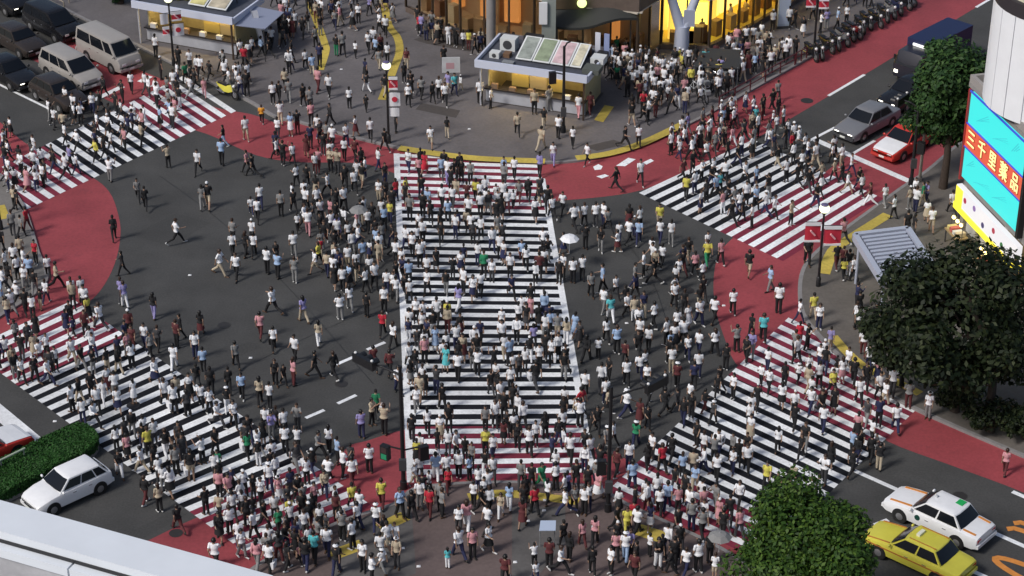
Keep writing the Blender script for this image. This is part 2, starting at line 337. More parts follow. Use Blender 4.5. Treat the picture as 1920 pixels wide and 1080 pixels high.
SPECS = {  # L, W, belt z, roof z, stations (x, w, ztop, zbot), greenhouse: base x front/rear, roof x front/rear, base/roof half width, wheel x front/rear, wheel r
 'sedan': dict(W=.845, st=[(2.33, .66, .52, .34), (2.29, .76, .66, .24), (2.1, .82, .73, .2), (1.5, .845, .83, .2), (.95, .845, .89, .2), (0, .845, .91, .2), (-1.0, .845, .92, .2), (-1.55, .845, .91, .2), (-2.08, .82, .88, .22), (-2.27, .77, .83, .27), (-2.31, .68, .66, .36)],
               gh=(.98, -1.5, .32, -1.05, .78, .62), belt=.9, roof=1.46, wx=(1.4, -1.385), wr=.31, panes=[(.05, .48), (.52, .95)]),
 'hatch': dict(W=.87, st=[(2.08, .6, .5, .34), (2.03, .74, .66, .24), (1.85, .82, .76, .2), (1.3, .865, .9, .2), (.8, .87, .95, .2), (0, .87, .97, .2), (-1.0, .87, 1.0, .2), (-1.6, .86, 1.0, .22), (-1.95, .82, .96, .27), (-2.03, .72, .8, .36)],
               gh=(.85, -1.88, .2, -1.45, .81, .62), belt=.97, roof=1.47, wx=(1.27, -1.25), wr=.32, panes=[(.06, .4), (.43, .72), (.75, .95)]),
 'minivan': dict(W=.9, st=[(2.35, .62, .55, .36), (2.3, .8, .78, .26), (2.05, .88, .92, .22), (1.6, .9, 1.02, .2), (1.1, .9, 1.06, .2), (0, .9, 1.07, .2), (-1.3, .9, 1.08, .2), (-2.0, .89, 1.08, .22), (-2.3, .84, 1.04, .3), (-2.36, .76, .85, .38)],
                 gh=(1.55, -2.28, .55, -2.05, .85, .68), belt=1.05, roof=1.74, wx=(1.45, -1.4), wr=.33, panes=[(.1, .36), (.39, .66), (.69, .95)]),
 'van': dict(W=.86, st=[(2.42, .74, .6, .38), (2.38, .82, .85, .28), (2.2, .85, 1.12, .24), (1.95, .86, 1.18, .22), (1.2, .86, 1.2, .22), (0, .86, 1.2, .22), (-1.3, .86, 1.2, .22), (-2.25, .86, 1.2, .25), (-2.38, .82, 1.15, .32), (-2.42, .78, 1.0, .4)],
             gh=(2.05, -2.36, 1.35, -2.26, .84, .73), belt=1.18, roof=2.02, wx=(1.45, -1.2), wr=.33, panes=[(.06, .24), (.28, .6), (.63, .96)]),
}
def vehicle(name, label, cat, spec, body, loc, rz, group=None, roofm=None, hoodm=None, lit=False, fancy=None):
    S = SPECS[spec]; root = thing(name, label, cat, loc, rz, group)
    W, z0 = S['W'], S['belt']
    stn = []
    for x, w, zt, zb in S['st']:
        stn.append((x, [(0, zb), (w * .86, zb), (w * .98, zb + .09), (w, zb + .27), (w * 1.0, zb + .6 * (zt - zb)), (w * .985, zt - .13), (w * .95, zt - .04), (w * .84, zt + .006), (w * .45, zt + .03), (0, zt + .036)]))
    mb = MB(); loft(mb, stn); bo = mb.build('body', body, root, smooth=38)
    bf, br, rf, rr, wb, wr = S['gh']; zr = S['roof']
    P = {('f', 0): (bf, wb, z0), ('f', 1): (rf, wr, zr - .05), ('r', 0): (br, wb, z0), ('r', 1): (rr, wr, zr - .05)}
    mb = MB()
    rings = [[(bf + .03, wb * .5, z0 - .05), (bf, wb, z0 - .05), (br, wb, z0 - .05), (br - .03, wb * .5, z0 - .05)],
             [(rf + .05, wr * .5, zr - .055), (rf, wr, zr - .055), (rr, wr, zr - .055), (rr - .04, wr * .5, zr - .055)],
             [(rf - .1, wr * .5, zr - .012), (rf - .14, wr * .88, zr - .015), (rr + .14, wr * .88, zr - .015), (rr + .1, wr * .5, zr - .012)],
             [(rf - .5, wr * .45, zr + .012), (rf - .55, wr * .6, zr + .008), (rr + .5, wr * .6, zr + .008), (rr + .45, wr * .45, zr + .012)]]
    vs = []
    for r in rings: vs += r + [(x, -y, z) for x, y, z in r[::-1]]
    n = 8; fs = [(i * n + k, i * n + (k + 1) % n, (i + 1) * n + (k + 1) % n, (i + 1) * n + k) for i in range(3) for k in range(n)] + [tuple(range(24, 32))]
    mb.add(vs, fs); mb.build('roof', roofm or body, root, smooth=28)
    F0, F1, B0, B1 = P[('f', 0)], P[('f', 1)], P[('r', 0)], P[('r', 1)]
    m = lambda p: (p[0], -p[1], p[2]); c = lambda p, dx: (p[0] + dx, p[1] * .5, p[2])
    def wind(nm, A0, A1, dx, flip):
        mb = MB(); u = .06
        a0, a1 = Vector(A0), Vector(A1)
        seq = [m(A0), m(c(A0, dx)), c(A0, dx), A0]; top = [m(A1), m(c(A1, dx)), c(A1, dx), A1]
        v0, v1 = .1, .93; out = Vector((1 if dx > 0 else -1, 0, .6)).normalized() * .009
        low = [lerp3(seq[i], top[i], v0) + out for i in range(4)]; upp = [lerp3(seq[i], top[i], v1) + out for i in range(4)]
        low[0].y *= .93; low[3].y *= .93; upp[0].y *= .92; upp[3].y *= .92
        mb.add(low + upp, [(i, i + 1, 5 + i, 4 + i) for i in range(3)]); mb.build(nm, GLASS, root, smooth=60)
    wind('windscreen', F0, F1, .05, False); wind('rear_window', B0, B1, -.04, True)
    for s in (1, -1):
        for i, (u0, u1) in enumerate(S['panes']):
            mb = MB(); A, B, C, D = [(p[0], p[1] * s, p[2]) for p in (F0, B0, B1, F1)]
            sk = (.012 if i == 0 else 0, .012 if i == len(S['panes']) - 1 else 0)
            if s > 0: panel(mb, B, A, D, C, 1 - u1, 1 - u0, .12, .88, .01)
            else: panel(mb, A, B, C, D, u0, u1, .12, .88, .01)
            mb.build('side_window', GLASS, root)
        for wx in S['wx']:
            r = S['wr']
            mb = MB(); mb.tube((wx, s * (W - .09), r + .01), (wx, s * (W + .006), r + .01), r + .055, n=20); mb.build('wheel_arch', BLACK, root)
            mb = MB(); mb.tube((wx, s * (W - .18), r), (wx, s * (W + .012), r), r, n=20); wo = mb.build('wheel', TYRE, root, smooth=40)
            mb = MB(); mb.tube((wx, s * (W), r), (wx, s * (W + .02), r), r * .62, r * .5, n=16); mb.build('rim', RIM, wo, smooth=40)
        x0 = S['st'][1][0]; zt = S['st'][1][2]; w0 = S['st'][1][1]
        mb = MB(); mb.box(x0 - .1, x0 + .035, s * w0 * .6 - .14, s * w0 * .6 + .14, zt - .14, zt - .01); mb.build('headlight', mat('lit_headlamp', (.8, .8, .75), .2, emit=(1, .95, .8), estr=2.5) if lit else LENS, root)
        xr = S['st'][-2][0]; zt = S['st'][-2][2]; wr_ = S['st'][-2][1]
        mb = MB(); mb.box(xr - .035, xr + .12, s * wr_ * .72 - .12, s * wr_ * .72 + .15, zt - .28, zt - .08); mb.build('tail_light', TAIL, root)
        mb = MB(); mb.ball((bf - .12, s * (W + .08), z0 + .07), .06, .1, .07, 8, 5); mb.build('mirror', body, root, smooth=60)
        for hx in (.1, -.75):
            mb = MB(); ya, yb = sorted((s * (W + .001), s * (W + .02))); mb.box(hx - .09, hx + .09, ya, yb, z0 - .2, z0 - .17); mb.build('door_handle', CHROME, root)
    f = S['st'][0]; b_ = S['st'][-1]
    mb = MB(); mb.box(f[0] - .12, f[0] + .05, -f[1] * 1.12, f[1] * 1.12, f[3], f[3] + .16); mb.build('front_bumper', DGREY if spec in ('sedan',) and lit else body, root)
    mb = MB(); mb.box(f[0] - .02, f[0] + .055, -.36, .36, f[3] + .17, f[2] - .01); mb.build('grille', BLACK, root)
    mb = MB(); mb.box(b_[0] - .05, b_[0] + .1, -b_[1] * 1.1, b_[1] * 1.1, b_[3], b_[3] + .17); mb.build('rear_bumper', body, root)
    mb = MB(); mb.box(f[0] + .052, f[0] + .065, -.17, .17, f[3] + .02, f[3] + .14); mb.build('number_plate', mat('plate_white', (.7, .72, .68), .5), root)
    if hoodm:
        mb = MB(); sts = S['st']
        pts = [(x, w * .86, zt + .016) for x, w, zt, zb in sts[1:5]]
        for (x, y, z), (x2, y2, z2) in zip(pts, pts[1:]):
            mb.add([(x, -y, z), (x, -y * .5, z + .024), (x, y * .5, z + .024), (x, y, z), (x2, -y2, z2), (x2, -y2 * .5, z2 + .024), (x2, y2 * .5, z2 + .024), (x2, y2, z2)], [(i, i + 1, 5 + i, 4 + i) for i in range(3)])
        mb.build('bonnet', hoodm, root, smooth=50)
    if fancy: fancy(root, S)
    return root
def mid(x0, y0, x1, y1, z=0): return (G(x0, y0) + G(x1, y1)) / 2
def place(xf, yf, xr, yr, W, near=True):
    """front and rear ground contact of the side of the car towards the camera -> centre, heading"""
    a, b = G(xf, yf), G(xr, yr); d = (a - b).normalized(); n = Vector((-d.y, d.x, 0))
    if n.y < 0: n = -n
    return (a + b) / 2 + n * W, math.atan2(d.y, d.x)
C_WHITE = paint('car_white', (.78, .79, .81)); C_YEL = paint('taxi_yellow', (.62, .57, .07)); C_SIL = paint('car_silver', (.17, .175, .19), .3)
C_BEI = paint('van_beige_silver', (.34, .32, .3), .3); C_BLK = paint('car_black', (.012, .012, .014), .2); C_RED = paint('taxi_red', (.5, .035, .025)); C_DK = paint('car_dark_brown', (.035, .028, .025), .25)
ORANGE = mat('orange_livery', (.62, .24, .05), .4); GREENM = mat('green_livery', (.02, .38, .1), .4); DGREEN = mat('dark_green_livery', (.01, .06, .045), .4); RUST = mat('rust_livery', (.45, .17, .04), .4)
def livery_white(root, S):
    for s in (1, -1):
        mb = MB(); mb.slab((1.0, s * .6 - .05, .945), (2.05, s * .58 - .05, .79), (2.05, s * .58 + .05, .79), (1.0, s * .6 + .05, .945), .03); mb.build('livery_stripe', ORANGE, root)
        mb = MB(); mb.slab((-2.1, s * .58 - .05, .925), (-1.52, s * .6 - .05, .95), (-1.52, s * .6 + .05, .95), (-2.1, s * .58 + .05, .925), .03); mb.build('livery_stripe', ORANGE, root)
        mb = MB(); mb.tube((.55, s * .835, .66), (.55, s * .856, .66), .13, n=18); mb.build('door_emblem', DGREEN, root)
    mb = MB(); mb.box(-.95, -.62, -.5, -.22 + .1, 1.45, 1.476); mb.build('roof_mark', GREENM, root)
    mb = MB(); mb.box(.15, .24, -.02, .06, 1.45, 1.56); mb.build('roof_aerial', LGREY, root)
def livery_yellow(root, S):
    for s in (1, -1):
        mb = MB(); mb.box(-2.2, 2.1, s * .835 if s > 0 else s * .855, s * .855 if s > 0 else s * .835, .6, .66); mb.build('livery_stripe', RUST, root)
        mb = MB(); mb.slab((1.0, s * .68 - .025, .935), (2.1, s * .66 - .025, .77), (2.1, s * .66 + .025, .77), (1.0, s * .68 + .025, .935), .03); mb.build('livery_stripe', RUST, root)
        mb = MB(); mb.slab((-1.05, s * .5 - .02, 1.47), (.2, s * .5 - .02, 1.47), (.2, s * .5 + .02, 1.47), (-1.05, s * .5 + .02, 1.47), .03); mb.build('livery_stripe', RUST, root)
    mb = MB(); mb.box(-.1, .06, -.22, .22, 1.45, 1.57); mb.build('roof_lamp', mat('roof_lamp_cream', (.75, .75, .6), .4), root)
def livery_red(root, S):
    mb = MB(); mb.box(-.35, -.15, -.3, .3, 1.46, 1.6); mb.build('roof_lamp', mat('lit_roof_lamp', (.8, .6, .2), .4, emit=(1, .62, .12), estr=1.2), root)
loc, rz = place(1689.4, 981.5, 1786.7, 1027, .845); vehicle('taxi', 'white taxi with orange bonnet stripes and a green roof mark', 'taxi', 'sedan', C_WHITE, loc, rz, 'taxis at the crossing', fancy=livery_white)
loc, rz = place(1651, 1050, 1748, 1095, .845); vehicle('taxi', 'yellow taxi beside the leafy green tree at the bottom', 'taxi', 'sedan', C_YEL, loc, rz, 'taxis at the crossing', fancy=livery_yellow)
loc, rz = place(106, 968, 191, 929, .87); hb = vehicle('parked_car', 'white hatchback beside the clipped green hedge', 'car', 'hatch', C_WHITE, loc, rz); hb.scale = (.92, .92, .95)
vehicle('taxi', 'red and white taxi cut off behind the green hedge', 'taxi', 'sedan', C_RED, G(-36, 868), head(-60, 885, 40, 838), 'taxis at the crossing', hoodm=C_WHITE, roofm=C_RED)
H_UR = head(1620, 240, 1560, 272)
vehicle('taxi', 'red taxi with white bonnet waiting at the upper stop line', 'taxi', 'sedan', C_RED, G(1697, 280), H_UR, 'taxis at the crossing', hoodm=C_WHITE, lit=False, fancy=livery_red)
vehicle('waiting_car', 'silver sedan waiting beside the red taxi', 'car', 'sedan', C_SIL, G(1624, 244), H_UR, 'cars waiting at the crossing', lit=True)
vehicle('waiting_car', 'black sedan behind the silver sedan, ahead of the blue truck', 'car', 'sedan', C_BLK, G(1704, 189), H_UR, 'cars waiting at the crossing', lit=True)
H_UL = head(0, 45, 96, 96)
vehicle('waiting_van', 'silver van with a raised roof near the upper kiosk', 'van', 'van', C_BEI, G(206, 118), H_UL, None)
vehicle('waiting_car', 'silver minivan waiting beside the taller van', 'car', 'minivan', C_BEI, G(136, 150), H_UL, 'cars waiting at the crossing')
vehicle('waiting_car', 'black sedan with lit headlamps at the upper edge line', 'car', 'sedan', C_BLK, G(18, 150), H_UL, 'cars waiting at the crossing', lit=True)
vehicle('waiting_car', 'dark brown hatchback nosing into the upper crossing crowd', 'car', 'hatch', C_DK, G(112, 192), H_UL, 'cars waiting at the crossing')
vehicle('waiting_car', 'dark hatchback behind the silver minivan', 'car', 'hatch', C_DK, G(38, 92), H_UL, 'cars waiting at the crossing')
vehicle('waiting_car', 'black minivan behind the silver van in the far lane', 'car', 'minivan', C_BLK, G(102, 62), H_UL, 'cars waiting at the crossing')
vehicle('waiting_car', 'black hatchback furthest up the dark far lane', 'car', 'hatch', C_BLK, G(12, 14), H_UL, 'cars waiting at the crossing', lit=True)
# truck
tr = thing('truck', 'dark blue box truck half hidden by the roadside tree', 'truck', G(1742, 134), H_UR); tr.scale = (.88, .92, .88)
mb = MB(); mb.box(-3.4, 1.5, -1.0, 1.0, .75, 2.75); mb.build('cargo_box', paint('truck_blue', (.012, .02, .07), .5), tr)
mb = MB(); loft(mb, [(1.55, [(0, .4), (.95, .4), (1.0, .6), (1.0, 1.5), (.96, 2.2), (.8, 2.3), (0, 2.32)]), (2.6, [(0, .4), (.95, .4), (1.0, .6), (1.0, 1.4), (.94, 2.15), (.78, 2.25), (0, 2.27)]), (3.05, [(0, .42), (.93, .42), (.97, .6), (.97, 1.3), (.8, 1.34), (.7, 1.36), (0, 1.37)])]); mb.build('cab', paint('cab_black', (.02, .02, .03), .3), tr, smooth=35)
mb = MB(); mb.slab((3.06, .86, 1.36), (3.06, -.86, 1.36), (2.62, -.82, 2.16), (2.62, .82, 2.16), -.02); mb.build('windscreen', GLASS, tr)
mb = MB(); mb.box(-3.3, 2.9, -.7, .7, .45, .74); mb.build('chassis', BLACK, tr)
for s in (1, -1):
    for x in (2.2, -2.2):
        mb = MB(); mb.tube((x, s * .75, .42), (x, s * 1.02, .42), .42, n=18); w = mb.build('wheel', TYRE, tr, smooth=40)
        mb = MB(); mb.tube((x, s * 1.0, .42), (x, s * 1.035, .42), .22, n=14); mb.build('rim', RIM, w)
    mb = MB(); mb.box(3.0, 3.09, s * .72 - .13, s * .72 + .13, .72, .92); mb.build('headlight', mat('lit_headlamp', (.8, .8, .75)), tr)
    mb = MB(); mb.box(2.7, 2.78, s * 1.08 - .08, s * 1.08 + .08, 1.5, 1.85); mb.build('mirror', BLACK, tr)
mb = MB(); mb.box(1.52, 1.6, -.5, .5, 2.34, 2.5); mb.build('cab_sign', mat('lit_white_sign', (.8, .8, .8), .4, emit=(1, 1, .95), estr=.8), tr)

# two-wheelers
def wheel2(mb, x, r, w=.05):
    n = 14; vs = []
    for i in range(n):
        a = 2 * math.pi * i / n
        for dr, dy in ((0, -w), (-.06, -w), (-.06, w), (0, w)): vs.append((x + (r + dr) * math.cos(a), dy, r + (r + dr) * math.sin(a)))
    mb.add(vs, [(i * 4 + k, i * 4 + (k + 1) % 4, ((i + 1) % n) * 4 + (k + 1) % 4, ((i + 1) % n) * 4 + k) for i in range(n) for k in range(4)])
def motorbike_proto(body):
    t = thing('motorbike', 'x', 'motorbike')
    for x in (.62, -.6): mb = MB(); wheel2(mb, x, .3); w = mb.build('wheel', TYRE, t, smooth=40); mb = MB(); mb.tube((x, -.055, .3), (x, .055, .3), .16, n=10); mb.build('rim', RIM, w)
    mb = MB(); loft(mb, [(.5, [(0, .5), (.1, .52), (.12, .7), (.06, .86), (0, .88)]), (.2, [(0, .35), (.16, .4), (.17, .72), (.1, .82), (0, .84)]), (-.2, [(0, .3), (.16, .36), (.15, .62), (.1, .7), (0, .72)]), (-.7, [(0, .55), (.12, .58), (.12, .72), (.08, .78), (0, .79)]), (-.9, [(0, .66), (.05, .68), (.05, .74), (.03, .76), (0, .77)])]); mb.build('body', body, t, smooth=40)
    mb = MB(); mb.box(-.75, .02, -.13, .13, .76, .85); mb.build('seat', BLACK, t)
    for s in (1, -1): mb = MB(); mb.tube((.62, s * .07, .3), (.42, s * .07, .95), .03); mb.build('fork_leg', CHROME, t)
    mb = MB(); mb.path([(.3, -.36, 1.02), (.42, -.2, 1.0), (.42, .2, 1.0), (.3, .36, 1.02)], .02); mb.build('handlebar', BLACK, t)
    mb = MB(); mb.ball((.56, 0, .86), .09, .1, .1, 8, 6); mb.build('headlight', LENS, t, smooth=60)
    mb = MB(); mb.tube((-.1, -.18, .3), (-.8, -.2, .36), .045, n=8); mb.build('exhaust', CHROME, t)
    for s in (1, -1): mb = MB(); mb.ball((.38, s * .34, 1.12), .02, .06, .04, 6, 5); mb.build('mirror', CHROME, t)
    return t
MOTO_COL = [('black', C_BLK), ('dark silver', C_SIL), ('dark red', paint('moto_red', (.18, .015, .02))), ('navy', paint('moto_navy', (.015, .02, .06)))]
protos = [motorbike_proto(c[1]) for c in MOTO_COL]
ORD = ['first', 'second', 'third', 'fourth', 'fifth', 'sixth', 'seventh', 'eighth', 'ninth', 'tenth', 'eleventh', 'twelfth', 'thirteenth', 'fourteenth', 'fifteenth', 'sixteenth', 'seventeenth', 'eighteenth', 'nineteenth', 'twentieth']
used = set()
n_m = 15
for i in range(n_m):
    t = i / (n_m - 1); x, y = 1524 + t * 180, 112 - t * 104
    k = rnd.choice([0, 0, 1, 2, 3, 0]); o = protos[k] if k not in used else copy_tree(protos[k]); used.add(k)
    o.location = G(x, y) + Vector((rnd.uniform(-.15, .15), rnd.uniform(-.2, .2), 0)); o.rotation_euler.z = head(1524, 112, 1560, 135) + rnd.uniform(-.3, .2)
    tag(o, f'{MOTO_COL[k][0]} motorbike parked at the upper kerb, {ORD[i]} of the row counted from the crossing', 'motorbike', 'motorbikes parked along the upper kerb')
for k in range(4):
    if k not in used:
        for ch in list(protos[k].children):
            for g in list(ch.children): bpy.data.objects.remove(g)
            bpy.data.objects.remove(ch)
        bpy.data.objects.remove(protos[k])
def bicycle(loc, rz, label, col):
    t = thing('bicycle', label, 'bicycle', loc, rz, 'bicycles parked by the upper kerb')
    for x in (.52, -.52):
        mb = MB(); wheel2(mb, x, .33, .02); w = mb.build('wheel', TYRE, t); mb = MB()
        for a in range(6): mb.tube((x, 0, .33), (x + .29 * math.cos(a * 1.047), 0, .33 + .29 * math.sin(a * 1.047)), .006, n=4)
        mb.build('spokes', CHROME, w)
    mb = MB()
    for a, b in (((.52, 0, .33), (.36, 0, .85)), ((.38, 0, .75), (-.1, 0, .3)), ((.37, 0, .8), (-.22, 0, .72)), ((-.1, 0, .3), (-.25, 0, .85)), ((-.1, 0, .3), (-.52, 0, .33)), ((-.22, 0, .7), (-.52, 0, .33))): mb.tube(a, b, .022, n=6)
    mb.build('frame', col, t)
    mb = MB(); mb.path([(.2, -.28, 1.0), (.36, -.2, .98), (.36, .2, .98), (.2, .28, 1.0)], .018); mb.build('handlebar', CHROME, t)
    mb = MB(); mb.ball((-.26, 0, .9), .15, .08, .04, 8, 5); mb.build('saddle', BLACK, t, smooth=60)
    mb = MB(); mb.box(.5, .78, -.16, .16, .66, .9); mb.build('basket', GREY, t)
for i, (x, y, r_) in enumerate(((1302, 176, .3), (1314, 170, .35), (1327, 165, .25), (1339, 158, .4), (1352, 152, .3), (1318, 188, .2))):
    bicycle(G(x, y, PZ), head(1300, 200, 1330, 225) + r_ - .3, f'grey bicycle by the upper kerb rail, {ORD[i]} of the parked row' if i < 5 else 'grey bicycle standing out in front of the parked bicycle row', LGREY)
sc_ = motorbike_proto(C_YEL); sc_.location = G(428, 182, 0); sc_.rotation_euler.z = head(400, 170, 450, 190); tag(sc_, 'bright yellow scooter parked at the end of the upper crossing', 'scooter'); sc_.name = 'scooter'

# ------------------------------------------------------------------ hedge, parapet building, railings
hx = smoothline([(-40, 905), (30, 868), (110, 828), (155, 812), (186, 836), (170, 862), (110, 892), (40, 930), (-40, 968)], 3)
hd = thing('hedge', 'long clipped green hedge on the median beside the white hatchback', 'hedge', G(90, 880)); ho = hd.location.copy()
mb = MB(); mb.prism([(p.x - ho.x, p.y - ho.y) for p in GP(hx)], 0, .16); mb.build('planter_kerb', KERB, hd)
hin = [(p - ho) * 1.0 for p in GP(hx)]; cen = sum(hin, Vector()) / len(hin)
def inside(p, poly):
    c = False; n = len(poly); j = n - 1
    for i in range(n):
        if (poly[i][1] > p[1]) != (poly[j][1] > p[1]) and p[0] < (poly[j][0] - poly[i][0]) * (p[1] - poly[i][1]) / (poly[j][1] - poly[i][1]) + poly[i][0]: c = not c
        j = i
    return c
def leaf_mat(name, cols, trans=0.25):
    m = bpy.data.materials.new(name); m.use_nodes = True; nt = m.node_tree; b = nt.nodes['Principled BSDF']; b.inputs['Roughness'].default_value = .6; b.inputs['Specular IOR Level'].default_value = .25
    a = nt.nodes.new('ShaderNodeAttribute'); a.attribute_name = 'tone'
    r = nt.nodes.new('ShaderNodeValToRGB'); nt.links.new(a.outputs['Fac'], r.inputs[0])
    r.color_ramp.elements[0].color = (*cols[0], 1); r.color_ramp.elements[1].color = (*cols[2], 1); e = r.color_ramp.elements.new(.5); e.color = (*cols[1], 1)
    nt.links.new(r.outputs[0], b.inputs['Base Color']); return m
def leaves(name, pts, nrm, size, m, parent, rng):
    n = len(pts); P = np.array(pts); N = np.array(nrm) + rng.normal(0, .55, (n, 3)); N /= np.linalg.norm(N, axis=1, keepdims=True) + 1e-9
    A = rng.normal(0, 1, (n, 3)); U = np.cross(N, A); U /= np.linalg.norm(U, axis=1, keepdims=True) + 1e-9; V = np.cross(N, U)
    s = (size * rng.uniform(.6, 1.25, n))[:, None]
    vs = np.stack([P - U * s, P - V * s * .55 + N * s * .12, P + U * s, P + V * s * .55 + N * s * .12], 1).reshape(-1, 3)
    me = bpy.data.meshes.new(name); me.vertices.add(n * 4); me.vertices.foreach_set('co', vs.ravel())
    me.loops.add(n * 4); me.loops.foreach_set('vertex_index', np.arange(n * 4, dtype=np.int32)); me.polygons.add(n)
    me.polygons.foreach_set('loop_start', np.arange(0, n * 4, 4, dtype=np.int32)); me.update(calc_edges=True)
    at = me.attributes.new('tone', 'FLOAT', 'FACE'); at.data.foreach_set('value', rng.uniform(0, 1, n).astype(np.float32))
    me.materials.append(m); return link(name, me, parent)
rng = np.random.default_rng(5)
hp, hn = [], []
xs = [p.x for p in hin]; ys = [p.y for p in hin]
while len(hp) < 14000:
    p = (rng.uniform(min(xs), max(xs)), rng.uniform(min(ys), max(ys)))
    if inside(p, hin): hp.append((p[0], p[1], .62 + rng.uniform(-.07, .02) + .05 * math.sin(p[0] * 2.1) * math.cos(p[1] * 1.7))); hn.append((0, 0, 1))
for i in range(len(hin)):
    a, b = hin[i], hin[(i + 1) % len(hin)]; d = b - a; nn = Vector((d.y, -d.x, 0)).normalized()
    if (cen - a).dot(nn) > 0: nn = -nn
    for k in range(int(d.length * 260)):
        q = a + d * rng.uniform(); hp.append((q.x + rng.uniform(-.06, .03) * nn.x, q.y + rng.uniform(-.06, .03) * nn.y, rng.uniform(.14, .62))); hn.append((nn.x, nn.y, .3))
leaves('foliage', hp, hn, .06, leaf_mat('hedge_leaf', [(.014, .045, .008), (.02, .075, .012), (.03, .1, .018)]), hd, rng)
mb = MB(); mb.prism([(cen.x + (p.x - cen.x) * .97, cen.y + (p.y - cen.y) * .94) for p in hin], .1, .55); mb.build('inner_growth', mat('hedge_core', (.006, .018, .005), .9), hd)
rail = thing('hedge_rail', 'pale green rail laid along the clipped hedge', 'rail', G(20, 905))
a, b = G(-40, 917) - rail.location, G(51, 872) - rail.location
mb = MB(); mb.tube((a.x, a.y, .9), (b.x, b.y, .9), .05); mb.build('bar', mat('pale_green_rail', (.4, .47, .36), .5), rail)
for t in (.02, .5, .97):
    q = a.lerp(b, t); mb = MB(); mb.tube((q.x, q.y, 0), (q.x, q.y, .88), .03); mb.build('post', GREY, rail)
# near building: roof, parapet with coping, wall panels
HB = 38.0
bl = thing('rooftop_building', 'pale concrete building with a white coped parapet in the near corner', 'building', (0, 0, 0))
p0, p1 = G(-160, 893, HB), G(512, 1079, HB); d = (p1 - p0).normalized(); n = Vector((d.y, -d.x, 0));  n = n if n.y < 0 else -n
def off(p, a, b, z): q = p + d * a + n * b; return Vector((q.x, q.y, z))
L = (p1 - p0).length
mb = MB(); mb.prism([off(p0, -6, .12, 0), off(p1, -.1, .12, 0), off(p1, -.1, 14, 0), off(p0, -6, 14, 0)], 0, HB - .95); mb.build('wall', mat('pale_concrete', (.42, .43, .45), .8, noise=.18, scale=2.5, patch=.2, pscale=.8), bl)
WCOPE = mat('white_coping', (.7, .74, .79), .5, noise=.04, scale=1.5)
cw = .56
def bx(a0, a1, b0, b1, z0, z1):
    mb = MB(); mb.add([off(p0, a0, b0, z0), off(p0, a1, b0, z0), off(p0, a1, b1, z0), off(p0, a0, b1, z0), off(p0, a0, b0, z1), off(p0, a1, b0, z1), off(p0, a1, b1, z1), off(p0, a0, b1, z1)], [(0, 3, 2, 1), (4, 5, 6, 7), (0, 1, 5, 4), (1, 2, 6, 5), (2, 3, 7, 6), (3, 0, 4, 7)]); return mb
bx(-6, L, 0, cw, HB - .12, HB).build('coping', WCOPE, bl)
bx(-6, L - .05, .06, cw - .03, HB - .96, HB - .12).build('parapet', mat('parapet_concrete', (.5, .52, .56), .7, noise=.1, scale=2), bl)
bx(-6, L - .05, cw - .03, cw + .012, HB - .17, HB - .121).build('drip_groove', BLACK, bl)
jx = (G(160, 1010, HB) - p0).dot(d)
for a0, a1 in ((-6, jx - 2.35), (jx - 2.32, jx - .015), (jx + .015, jx + 2.32), (jx + 2.35, L - .05)):
    if a1 > a0: 
        bx(a0, a1, cw + .0, cw + .13, HB - .3, HB - .175).build('panel_cap', WCOPE, bl)
        bx(a0, a1, cw + .01, cw + .09, HB - 3.2, HB - .31).build('wall_panel', mat('weathered_panel', (.4, .4, .42), .8, noise=.3, scale=1.6, patch=.25, pscale=.7), bl)
bx(L - .05, L + .0, .06, 6, HB - .5, HB - .01).build('coping', WCOPE, bl)
